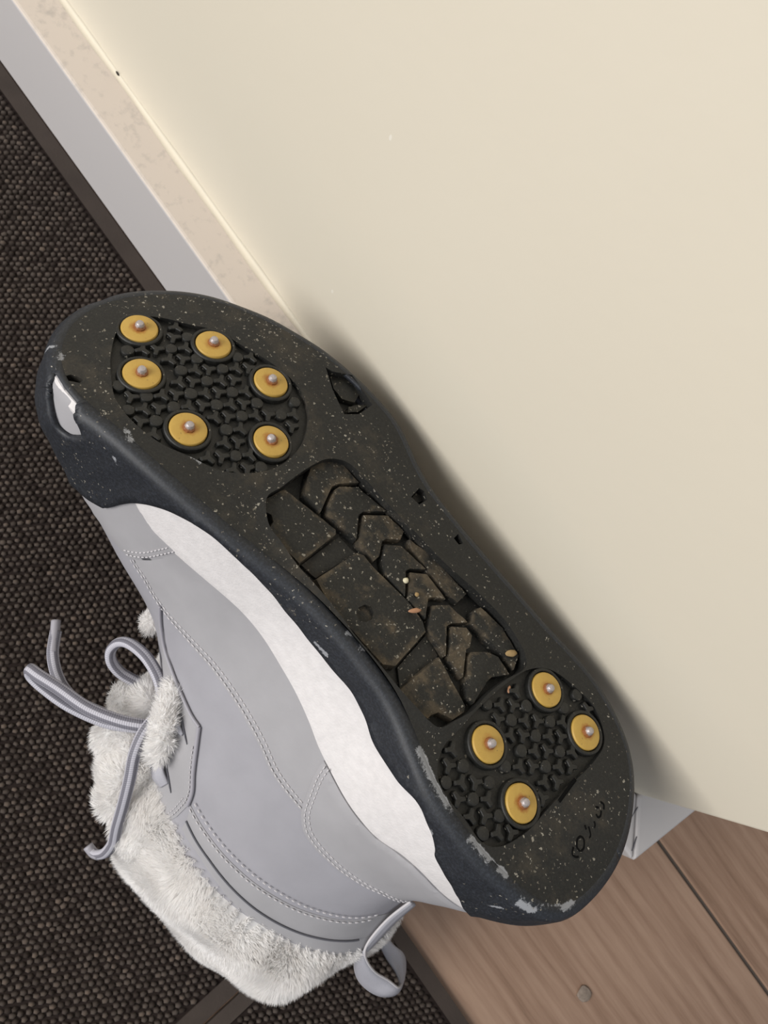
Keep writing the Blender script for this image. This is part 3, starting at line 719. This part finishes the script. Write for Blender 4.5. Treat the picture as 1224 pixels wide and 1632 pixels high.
for c_, r_ in zip([(20.9, 32.6, -128.9), (14.5, 42.5, -136.9), (6.3, 51.0, -142.4), (-3.8, 56.8, -149.0), (16.5, 29.0, -90.3), (14.1, 32.6, -91.7), (11.7, 36.3, -94.2), (8.6, 39.6, -96.5), (5.4, 42.7, -100.9), (2.3, 46.1, -106.5), (44.8, 6.9, -112.5), (-17.8, 61.5, -153.2)], [(13, 11, 13), (14, 12, 14), (13, 12, 15), (13, 12, 14), (3.6, 3.6, 5), (4.6, 4.6, 5), (4.8, 4.8, 6), (4.8, 4.8, 6), (4.8, 4.8, 6), (4.2, 4.2, 5), (5, 4, 6), (12, 12, 12)]):
    v_, f_ = blob(c_, r_); k = len(V); V += v_; F_ += [tuple(i+k for i in f) for f in f_]
fur_part('tongue_fur', np.array(V), F_, 36000, 3.2, 4, 'white fur lining bulging out of the lace opening')

# ---- the boot's own black outsole, seen through the opening of the ice grip -------------------
ring0 = shell(np.arange(0, 18, .1), np.zeros(180), 2.)[:, :2]        # bottom outline of the ice grip
HOLE = [(41.5, -10.2), (41.0, -17.6), (40.5, -27.0), (39.5, -35.2), (37.9, -41.0), (34.6, -45.1), (29.7, -47.3), (19.3, -47.0), (2.0, -46.6), (-18.5, -46.4), (-38.0, -47.8), (-51.6, -48.0), (-61.0, -45.7), (-67.7, -42.2), (-69.2, -37.6), (-65.8, -28.8), (-63.0, -18.8), (-61.7, -9.4), (-58.8, -1.9), (-55.6, 4.8), (-51.1, 6.2), (-45.4, 5.9), (-37.9, 5.6), (-25.4, 4.3), (-12.7, 3.2), (-6.6, 2.0), (2.9, 0.9), (8.8, 0.4), (17.4, -0.0), (27.2, -1.9), (34.4, -3.4)]
V2, T2, L2 = cdt(dens(offset_poly(ring0, 2.), 4.), (), 6.)
P = np.c_[V2, np.full(len(V2), -6.5)]; n = len(V2); P = np.concatenate([P, np.c_[V2, np.full(n, -11.)]])
F_ = [tuple(q) for q in T2]+[tuple(q[::-1]+n) for q in T2]
l = L2[0]; F_ += [(l[i], l[(i+1) % len(l)], l[(i+1) % len(l)]+n, l[i]+n) for i in range(len(l))]
o = mesh_ob('outsole', lo(bend(P)), F_, M['outsole'], boot, sharp=40); fix_normals(o)
LUGM = [[[(41.9, -10.0), (40.5, -17.8), (39.8, -19.9), (16.9, -23.4), (15.7, -21.9), (17.4, -2.7), (27.7, -3.0), (33.3, -4.3), (34.0, -7.2), (36.3, -8.6), (38.2, -7.7)], [(9.3, -3.3), (5.6, -23.0), (3.0, -24.6), (-2.1, -23.8), (-20.0, -24.2), (-29.1, -22.6), (-32.1, -20.3), (-31.1, -1.5), (-27.4, 1.7), (-10.7, 0.8), (1.1, -0.2)], [(-41.6, -16.9), (-59.7, -10.4), (-60.5, -8.2), (-58.7, -2.8), (-56.1, -2.0), (-53.1, -0.9), (-51.5, 1.9), (-51.2, 4.0), (-47.1, 4.3), (-37.5, 3.7)], [(40.1, -36.1), (38.7, -41.8), (33.6, -46.9), (23.5, -46.2), (28.4, -38.8), (29.3, -35.9), (25.3, -24.1), (34.1, -25.0), (37.7, -30.7)], [(27.7, -36.3), (27.4, -38.4), (22.4, -44.5), (8.5, -46.2), (14.6, -38.1), (14.9, -35.6), (9.2, -27.4), (22.4, -25.3), (25.2, -27.9)], [(13.6, -37.3), (6.9, -45.4), (-1.7, -45.7), (-2.8, -41.7), (1.4, -37.0), (1.8, -35.0), (-1.2, -29.5), (-0.9, -26.2), (7.9, -27.1)], [(-0.0, -34.8), (-4.5, -39.4), (-17.4, -40.2), (-12.7, -35.1), (-12.0, -33.1), (-17.8, -25.0), (-7.2, -25.6), (-2.4, -30.2)], [(-13.8, -34.1), (-18.9, -38.9), (-30.3, -37.2), (-26.2, -33.7), (-25.1, -31.4), (-28.9, -24.5), (-19.4, -25.0)], [(-28.0, -30.7), (-32.9, -36.4), (-42.4, -37.1), (-37.8, -31.4), (-37.0, -29.1), (-43.2, -19.6), (-32.2, -21.8)], [(-38.6, -30.2), (-43.1, -34.3), (-46.7, -33.9), (-48.5, -29.3), (-47.8, -27.5), (-52.9, -18.2), (-45.4, -18.9)], [(-50.1, -28.5), (-54.9, -33.6), (-59.6, -35.7), (-66.9, -33.7), (-61.8, -27.2), (-61.3, -24.1), (-61.6, -13.5), (-58.5, -13.0), (-50.2, -25.9)], [(-5.4, -44.9), (-16.5, -47.0), (-35.5, -46.1), (-34.8, -40.4), (-28.7, -39.5), (-9.1, -42.2)], [(-41.7, -42.2), (-43.0, -46.2), (-54.5, -46.6), (-65.8, -42.9), (-67.1, -36.6), (-63.6, -37.8), (-43.9, -38.0)]]]
def lug(poly, ztop, zb, mt, parent, name='tread_lug', inset=.7, pit=None):
    q = dens(np.asarray(poly, float), 3.0)
    V2, T2, L2 = cdt(q, [pit] if pit is not None else (), 4.)
    e = poly_dist(V2, q, True); zt = ztop-.5*np.clip(1-e/1.2, 0, 1)**2+.25*np.sin(V2[:, 0]*.9)*np.sin(V2[:, 1]*.8)
    m0 = len(V2); l = L2[0]; cen_ = V2[l].mean(0)
    dv = V2[l]-cen_; out = V2[l]+dv/np.linalg.norm(dv, axis=1, keepdims=True)*inset
    P = np.concatenate([np.c_[V2, zt], np.c_[out, np.full(len(l), zb)]])
    F_ = [tuple(t_) for t_ in T2]+[(l[i], l[(i+1) % len(l)], m0+(i+1) % len(l), m0+i) for i in range(len(l))]
    if pit is not None:
        l = L2[1]; b0 = len(P); P = np.concatenate([P, np.c_[V2[l], np.full(len(l), ztop-1.6)]])
        F_ += [(l[i], l[(i+1) % len(l)], b0+(i+1) % len(l), b0+i) for i in range(len(l))]+[tuple(range(b0, b0+len(l)))]
    rim = np.concatenate([np.clip(.7-e/3., 0, .7), np.full(len(P)-m0, .2)])
    at = {'dirt': rng.uniform(.1, .5)+rim, 'scuff': np.zeros(len(P))}
    o = mesh_ob(name, lo(bend(P)), F_, mt, parent, attrs=at, sharp=38); fix_normals(o); return o
PIT = [(-13.3, -10.1), (-14.3, -7.8), (-13.3, -5.1), (-11.4, -3.6), (-9.1, -4.5), (-8.0, -7.0), (-9.0, -9.7), (-11.1, -11.0)]
for k, poly in enumerate(LUGM[0]): lug(poly, -1.6-.25*(k % 3), -6.6, M['lug'], boot, pit=np.array(PIT) if k == 1 else None)
# lower blocks between the lugs, and side lugs showing past the rim
for poly in [[(14.2, -24.2), (5.8, -24.3), (9.7, -5.0), (16.5, -4.6)], [(-33.5, -21.6), (-41.6, -18.6), (-37.8, 1.9), (-32.6, -3.3)]]: lug(poly, -4.6, -6.6, M['outsole'], boot, 'tread_block', .2)

for poly in [[(63.8, -75.3), (61.5, -77.3), (56.2, -82.3), (49.8, -80.7), (48.1, -74.6), (52.6, -70.9), (57.7, -71.8)], [(48.2, -70.3), (46.4, -75.1), (43.9, -78.3), (44.3, -72.5), (46.7, -68.4)], [(4.9, -60.8), (5.1, -65.8), (3.2, -66.6), (0.7, -65.2), (1.7, -61.3)], [(-18.4, -61.3), (-18.6, -64.1), (-21.6, -62.8), (-20.8, -61.4)]]: lug(poly, -3.0, -6.6, M['tread'], boot, 'side_lug', .2)
# ------------------------------------------------------------------ the ice grip
grip = empty('ice_grip', 'black stretch rubber ice grip with yellow studs pulled over the sole of the boot', 'ice grip', mw=MW)
PADF = [(123.1, -20.0), (125.9, -28.3), (120.2, -36.8), (110.9, -43.3), (102.0, -50.0), (90.9, -52.5), (79.9, -55.5), (68.7, -56.5), (59.7, -53.8), (53.1, -47.8), (47.9, -36.6), (47.3, -24.2), (51.4, -13.6), (58.9, -5.2), (69.3, -0.4), (78.3, 3.5), (89.7, 4.8), (99.5, 3.0), (106.4, -1.4), (115.0, -9.2)]
PADH = [(-62.8, -10.5), (-66.0, -25.0), (-70.9, -39.3), (-79.3, -47.9), (-92.5, -50.3), (-102.7, -49.5), (-111.4, -42.3), (-111.2, -31.5), (-107.1, -16.6), (-103.7, -2.9), (-101.2, 8.2), (-95.9, 18.8), (-89.4, 23.3), (-79.6, 21.8), (-71.3, 20.8), (-64.1, 17.8), (-60.5, 9.2), (-61.8, -1.2)]
PADF = smooth_line(PADF, 2., True); PADH = smooth_line(PADH, 2., True); HOLE = smooth_line(HOLE, 1.5, True)
NOTCH = [[(117.6, 8.3), (116.9, 6.4), (114.9, 5.2), (112.8, 4.8), (112.5, 6.7), (114.1, 7.9), (115.3, 8.9)], [(65.8, -73.5), (62.7, -74.5), (56.6, -80.9), (49.3, -79.1), (42.3, -77.5), (43.0, -68.6), (46.6, -63.2), (57.2, -67.9)],
         [(5.5, -58.0), (5.6, -64.1), (3.3, -64.9), (0.2, -63.1), (1.2, -58.3)], [(-17.6, -58.8), (-17.8, -62.0), (-19.5, -61.5), (-21.7, -60.4), (-20.7, -58.4)]]
SCUFFS = [[(90.3, 9.4), (87.5, 9.4), (83.7, 10.9), (79.8, 11.4), (75.7, 11.2), (71.5, 10.8), (68.5, 10.4)], [(-54.3, 14.5), (-60.2, 17.7), (-65.6, 20.2), (-70.8, 21.8), (-75.5, 23.5)], [(-76.6, 24.1), (-81.2, 24.9)], [(-84.6, 24.7), (-88.8, 24.9), (-94.5, 25.1)], [(-98.1, 24.8), (-102.2, 24.8)], [(-105.9, 26.0), (-110.4, 26.6)], [(-110.8, 28.2), (-115.4, 27.2), (-118.0, 25.7)], [(-116.8, 23.8), (-123.2, 20.6), (-127.2, 14.6)], [(131.5, 1.6), (133.2, 3.8)], [(127.1, 1.9), (123.9, 3.6)], [(-68.2, 3.1), (-70.8, 4.7), (-74.8, 4.3), (-80.7, 1.1)], [(-86.2, 4.9), (-87.8, 9.7), (-92.7, 12.0), (-94.8, 15.2)], [(86.2, -4.4), (80.6, -0.6), (76.8, 0.9)], [(101.8, -2.0), (97.3, 0.1)], [(74.7, 0.7), (70.4, -1.0), (65.6, -2.1)]]
SCUFF_SIDE = [[(86.7, 15.0, -8.1), (84.1, 15.0, -10.7), (81.3, 14.9, -11.8), (78.3, 14.8, -12.2), (76.2, 14.7, -11.8)], [(78.9, 14.8, -23.3), (76.2, 14.7, -22.6), (72.2, 14.6, -20.1), (69.9, 14.4, -18.0)], [(69.3, 14.4, -14.1), (66.6, 14.3, -13.8)], [(-10.2, 3.4, 0.0), (-14.2, 4.7, -0.1), (-18.5, 4.1, 0.0)], [(-73.0, 27.9, -9.0), (-77.5, 29.0, -10.0)], [(-5.0, 8.6, -12.3), (-11.8, 9.1, -12.7)], [(-107.3, 31.1, -15.8), (-110.8, 29.9, -9.9)]]
DIRT = [[(114.2, 4.3), (109.8, 3.1), (100.2, 4.0), (97.1, 4.3)], [(120.4, -7.0), (112.0, -13.2), (102.9, -15.9)], [(38.1, 0.8), (32.8, -1.0), (27.8, -0.5)], [(70.0, -58.7), (54.9, -51.0), (46.8, -43.6)], [(39.3, -59.0), (20.4, -52.6), (-5.2, -55.2)], [(22.7, -1.6), (3.0, 0.0)], [(50.1, -4.9), (47.9, -15.8)], [(-109.5, 2.7), (-118.0, -15.5)], [(-108.6, 16.2), (-121.0, -4.5)], [(123.6, -46.8), (93.8, -67.0), (78.1, -68.2)]]
def grip_attrs(P):
    xy = P[:, :2]; sc = np.zeros(len(P)); dt = np.zeros(len(P))
    for l_ in SCUFFS: sc = np.maximum(sc, np.clip(1.15-poly_dist(xy, np.array(l_))/1.3, 0, 1)*(P[:, 2] > -6))
    for l_ in SCUFF_SIDE: sc = np.maximum(sc, np.clip(1.1-poly_dist(P, np.array(l_))/1.2, 0, 1))
    for l_ in DIRT: dt = np.maximum(dt, np.clip(1-poly_dist(xy, np.array(l_))/16., 0, 1)**.7)
    return {'scuff': sc, 'dirt': dt}
holes = [HOLE, PADF, PADH]+[dens(h, 2.) for h in NOTCH]
V2, T2, L2 = cdt(ring0, holes, 1.9)
edge = poly_dist(V2, ring0, True)
zz_ = np.zeros(len(V2))+.15*np.sin(V2[:, 0]*.21)*np.sin(V2[:, 1]*.17)*np.clip(edge/4, 0, 1)
hd = poly_dist(V2, HOLE, True); zz_ += .9*np.exp(-(hd/2.5)**2)
P = [np.c_[V2, zz_]]; F_ = [tuple(t_) for t_ in T2]; base = len(V2)
for k, l in enumerate(L2[1:]):                       # walls of the openings
    dep = -4.6 if k == 0 else (-2.3 if k < 3 else -4.6)
    P.append(np.c_[V2[l], np.full(len(l), dep)]); n = len(l)
    F_ += [(l[i], l[(i+1) % n], base+(i+1) % n, base+i) for i in range(n)]; base += n
P = np.concatenate(P)
sole_plate = mesh_ob('sole_plate', lo(bend(P)), F_, M['grip_sole'], grip, attrs=grip_attrs(P), sharp=45); fix_normals(sole_plate)
for pad in (PADF, PADH):                             # sunk floor of each stud pad
    V2, T2, L2 = cdt(offset_poly(pad, -.6), (), 4.)
    P = np.c_[V2, np.full(len(V2), -2.2)]
    o = mesh_ob('pad_floor', lo(bend(P)), [tuple(t_) for t_ in T2], M['tread'], grip); fix_normals(o)

# rubber side wall: a stretched sheet up the sides, with the toe window cut out
LIP = [(7.113, -45.4), (6.935, -41.0), (6.806, -31.5), (6.698, -23.7), (6.534, -15.4), (6.329, -9.0), (5.972, -4.0), (5.505, -7.0), (5.098, -11.6), (4.634, -15.1), (4.208, -14.0), (3.704, -17.0), (3.315, -12.9), (3.052, -7.5), (2.82, -8.8), (2.586, -13.1), (2.471, -16.7), (2.167, -19.8)]
WIN = [(8.095, -0.7), (7.676, -0.6), (7.608, -1.6), (7.512, -5.3), (7.415, -8.9), (7.404, -11.0), (7.512, -15.5), (7.644, -16.0), (7.784, -12.2), (7.985, -5.5), (8.062, -2.1)]
lip_all = [(18.02, -36), (17, -35), (16, -26), (15, -17), (14, -14), (13, -13), (12.2, -14), (11.6, -24), (11.1, -46), (10.4, -55), (9.6, -57), (8.8, -56), (8.1, -57)]+LIP+[(1.3, -34.5), (.7, -37), (.02, -36)]
cell = dens([(0.02, 0), (18.02, 0)], .1, False)
outer = [(q[0], 0.) for q in cell]+smooth_line(lip_all, .25).tolist()
def side_sheet():
    f = lambda q: np.array([(a*SX, b) for a, b in q])
    o2 = dens(f(outer), 2.4); h = [dens(f(smooth_line(WIN, .1, True)), 1.2)]
    V2, T2, L2 = cdt(o2, h, 2.5)
    s, z = V2[:, 0]/SX, V2[:, 1]
    wob = .35*np.sin(s*9)+.25*np.sin(s*17+z*.3)
    lipd = poly_dist(V2, f(smooth_line(lip_all, .25)))
    off = 2.+np.where(z < -6, wob*.5, 0)+.5*np.exp(-(lipd/1.8)**2)
    off = off+np.where(s > 8.6, 1., 0)*(1.1*np.exp(-((s-10.15)/.25)**2)-1.3*np.exp(-((s-9.75)/.12)**2)+.5*np.sin(s*11)*np.exp(-((s-11.6)/.5)**2))*np.clip(-z/4, 0, 1)
    wd_ = poly_dist(V2, h[0], True); off = off+np.where(z < -3, .9*np.exp(-(wd_/3.)**2), 0)
    P = shell(s, z, np.where(z > -1, 2., off))
    o = mesh_ob('side_wall', lo(bend(P)), [tuple(t_) for t_ in T2], M['grip_side'], grip, attrs=grip_attrs(P)); fix_normals(o)
    # outward normals for the thickness
    bm = bmesh.new(); bm.from_mesh(o.data); bm.faces.ensure_lookup_table()
    c0 = lo(np.array([[0, -30., -25.]]))[0]; sgn = sum((f_.calc_center_median()-Vector(c0)).dot(f_.normal)*f_.calc_area() for f_ in bm.faces)
    if sgn < 0: bmesh.ops.reverse_faces(bm, faces=bm.faces)
    bm.to_mesh(o.data); bm.free()
    md = o.modifiers.new('thick', 'SOLIDIFY'); md.thickness = .0017; md.offset = -1
    return o
side_sheet()
# tread ------------------------------------------------------------------------------------------
STUDS = [(119.4, -27.2), (103.4, -12.2), (77.2, -7.9), (98.5, -43.4), (73.7, -48.5), (56.1, -29.0), (-81.3, -39.4), (-103.0, -38.4), (-73.2, -4.5), (-94.3, 2.6)]
def revolve(prof, seg, name, mt):
    V = []; F_ = []
    for r_, z_ in prof:
        for k in range(seg): V.append((r_*math.cos(2*math.pi*k/seg)/1000, r_*math.sin(2*math.pi*k/seg)/1000, z_/1000))
    for i in range(len(prof)-1):
        for k in range(seg): F_.append((i*seg+k, i*seg+(k+1) % seg, (i+1)*seg+(k+1) % seg, (i+1)*seg+k))
    F_.append(tuple((len(prof)-1)*seg+k for k in range(seg)))
    me = bpy.data.meshes.new(name); me.from_pydata(V, [], F_); me.polygons.foreach_set('use_smooth', [True]*len(F_)); me.set_sharp_from_angle(angle=math.radians(35)); me.materials.append(mt)
    bm = bmesh.new(); bm.from_mesh(me); bmesh.ops.recalc_face_normals(bm, faces=bm.faces); bm.to_mesh(me); bm.free()
    return me
def put(name, me, parent, x, y, z, rz=0., label=None, tilt=(0, 0), sc=1.):
    p = bend(np.array([[x, y, z]]))[0]; sl = -2*KS*max(0, x-X0)
    o = bpy.data.objects.new(name, me); COL.objects.link(o); o.parent = parent
    o.matrix_local = Matrix.Translation(Vector(lo(p))) @ Matrix.Rotation(-math.atan(sl)+tilt[0], 4, 'Y') @ Matrix.Rotation(tilt[1], 4, 'X') @ Matrix.Rotation(rz, 4, 'Z') @ Matrix.Scale(sc, 4)
    if label: o['label'] = label
    return o
def put_child(name, me, parent, z=0., rz=0., tilt=(0, 0), label=None, xy=(0, 0)):
    o = bpy.data.objects.new(name, me); COL.objects.link(o); o.parent = parent
    o.matrix_local = Matrix.Translation((xy[0], xy[1], z)) @ Matrix.Rotation(tilt[0], 4, 'Y') @ Matrix.Rotation(tilt[1], 4, 'X') @ Matrix.Rotation(rz, 4, 'Z')
    if label: o['label'] = label
    return o
me_disc = revolve([(6.6, -1.6), (6.6, -.2), (6.3, .25), (5.5, .45), (3.0, .60), (.6, .62)], 40, 'stud_disc', M['yellow'])
me_ring = revolve([(8.6, -2.3), (8.35, -.3), (8.0, .05), (7.2, .05), (6.95, -.25), (6.9, -1.8), (1, -1.9)], 40, 'stud_collar', M['tread'])
me_pin = revolve([(2.3, -.2), (2.15, .7), (1.75, 1.0), (1.6, 1.9), (1.25, 2.5), (.5, 2.8)], 9, 'stud_pin', M['steel'])
for i, (x, y) in enumerate(STUDS):
    put('stud_collar', me_ring, grip, x, y, .1)
    tl = (rng.normal(0, .03), rng.normal(0, .03))
    d = put('stud_disc', me_disc, grip, x, y, .3, rng.uniform(0, 6), tilt=tl, label='yellow plastic stud disc')
    bent = (.35, -.3) if i == 5 else (rng.normal(0, .06), rng.normal(0, .06))
    put_child('stud_pin', me_pin, d, .0005, rng.uniform(0, 6), bent, 'rusty steel stud pin')
me_peg = revolve([(2.55, -2.3), (2.4, -.5), (2.2, -.12), (1.7, .08), (.6, .12)], 14, 'tread_peg', M['tread'])
def star_mesh():
    pts = []
    for k in range(3):
        a = k*2*math.pi/3; u_ = np.array([math.cos(a), math.sin(a)]); v_ = np.array([-u_[1], u_[0]])
        pts += [u_*2.75-v_*.75, u_*2.95, u_*2.75+v_*.75]
        a2 = a+math.pi/3; pts.append(np.array([math.cos(a2), math.sin(a2)])*1.15)
    n = len(pts); V = [(p[0]*1.1/1000, p[1]*1.1/1000, -.0023) for p in pts]+[(p[0]/1000, p[1]/1000, -.0003) for p in pts]+[(p[0]*.8/1000, p[1]*.8/1000, .0) for p in pts]
    F_ = []
    for r_ in range(2): F_ += [(r_*n+i, r_*n+(i+1) % n, (r_+1)*n+(i+1) % n, (r_+1)*n+i) for i in range(n)]
    F_.append(tuple(range(2*n, 3*n)))
    me = bpy.data.meshes.new('tread_ridge'); me.from_pydata(V, [], F_); me.materials.append(M['tread'])
    bm = bmesh.new(); bm.from_mesh(me); bmesh.ops.recalc_face_normals(bm, faces=bm.faces); bm.to_mesh(me); bm.free(); return me
me_star = star_mesh()
SA = np.array(STUDS)
def lattice(org, a1, a2, pad):
    org, a1, a2 = map(np.array, (org, a1, a2)); ang = math.atan2(a1[1], a1[0])
    inner = offset_poly(pad, 1.3); 
    for i in range(-9, 10):
        for j in range(-9, 10):
            p = org+a1*i+a2*j
            def ok(q, rs, sh):
                if np.min(np.linalg.norm(SA-q, axis=1)) < rs: return False
                return bool(in_poly(q[None], inner)[0]) and poly_dist(q[None], np.array(pad), True)[0] > sh
            if ok(p, 9.2, 1.2): put('tread_peg', me_peg, grip, p[0], p[1], -.1-rng.uniform(0, .35), rng.uniform(0, 6), sc=rng.uniform(.94, 1.04))
            for q, rz in ((p+(a1+a2)/3, ang+math.pi/6+math.pi), (p+2*(a1+a2)/3, ang+math.pi/6)):
                if ok(q, 9.6, 1.0): put('tread_ridge', me_star, grip, q[0], q[1], -.05-rng.uniform(0, .35), rz+rng.normal(0, .06))
lattice((88.1, -29.), (-.6, 9.0), (-9.4, 4.9), PADF)
lattice((-87.1, -21.7), (2.0, 9.0), (-8.9, 6.3), PADH)
# moulded groove and half-worn sunk letters on the heel, recess shade painted near-black
def groove(line, r_, name, mt, step=1.):
    q = smooth_line(line, step); V, F_, U = tube_mesh(np.c_[q, np.full(len(q), .05)], r_, 6, .35, up=(0, 0, 1))
    o = mesh_ob(name, lo(np.array(V)), F_, mt, grip); fix_normals(o); return o
groove([(-107.9, -20.2), (-107.1, -14.9), (-106.2, -8.7)], .7, 'heel_slit', M['recess_shade'])
for q in [[(-118.6, 0.2), (-119.0, 1.9), (-119.7, 2.6), (-121.1, 2.2), (-121.8, 1.4)], [(-118.6, -3.2), (-119.2, -1.6), (-120.1, -0.6), (-121.6, -0.7), (-122.2, -2.3), (-121.7, -3.8), (-120.7, -5.0), (-119.2, -4.8), (-118.6, -3.2)], [(-118.9, -9.4), (-120.1, -8.5)], [(-120.4, -10.1), (-121.7, -9.0), (-122.5, -8.1), (-122.6, -6.9)], [(-121.5, -13.3), (-122.4, -12.4), (-122.6, -11.4)], [(-119.6, -18.0), (-120.8, -18.8)], [(-121.0, -16.1), (-122.2, -15.6), (-122.8, -16.9), (-122.2, -18.6)], [(-120.5, -21.1), (-122.1, -21.3), (-122.9, -19.8)]]:
    groove(q, .38, 'moulded_letter', M['recess_shade'], .5)

# ------------------------------------------------------------------ bits of dirt
def pebble(name, p, r_, mt, label, cat, stretch=(1, 1, 1), rz=0., frame=True, group=None):
    bm = bmesh.new(); bmesh.ops.create_icosphere(bm, subdivisions=2, radius=r_/1000)
    rg = random.Random(int(p[0]*1000)+7)
    for v_ in bm.verts: v_.co *= 1+rg.uniform(-.13, .13)
    me = bpy.data.meshes.new(name); 
    for f_ in bm.faces: f_.smooth = True
    bm.to_mesh(me); bm.free(); me.materials.append(mt)
    o = bpy.data.objects.new(name, me); COL.objects.link(o)
    if frame: o.matrix_world = MW @ Matrix.Translation(Vector(lo(bend(np.array([p]))[0]))) @ Matrix.Rotation(rz, 4, 'Z') @ Matrix.Diagonal((*stretch, 1))
    else: o.matrix_world = Matrix.Translation(Vector(p)) @ Matrix.Rotation(rz, 4, 'Z') @ Matrix.Diagonal((*stretch, 1))
    o['label'] = label; o['category'] = cat
    if group: o['group'] = group
    return o
b_ = [(-23.7, -21.9), (-69.4, -27.8), (-14.4, -29.8), (-20.8, -28.3), (-62.7, -40.4), (-58.8, -37.0)]
SEED_A = math.atan2(*((-4.506, -6.04))[::-1])
pebble('seed', (*b_[0], -.2), 1.0, M['seed'], 'larger reddish brown seed lying across the middle of the chevron tread', 'seed', (2.7, .95, .75), SEED_A)
pebble('seed', (*b_[1], -1.0), .8, M['seed'], 'small upright brown seed in the last chevron next to the heel studs', 'seed', (.8, 2.0, .7), .35)
pebble('grit_grain', (*b_[2], -2.2), 1.15, M['grit'], 'pale round grit grain stuck in the groove of a chevron', 'grit')
pebble('grit_grain', (*b_[3], -1.2), .9, M['mud_b'], 'tan flat grit grain on top of a chevron lug', 'grit', (1, 1, .6))
pebble('mud_crumb', (*b_[4], -1.0), 1.5, M['mud_b'], 'ochre mud crumb at the edge of the last chevron', 'mud', (1.9, .9, .5), .9)
pebble('mud_spot', [(0.2805, 0.0685, 0.0006)][0], 4.2, M['mud'], 'round grey-brown flake of dried mud on the oak floor', 'mud', (1., 1.05, .16), 0, False)
pebble('wall_speck', (-0.2402, 0.1296, 0.0874), .75, M['black_bit'], 'tiny black speck stuck on the filler at the foot of the cream wall', 'dirt', (1.6, .5, 1.2), 0, False)
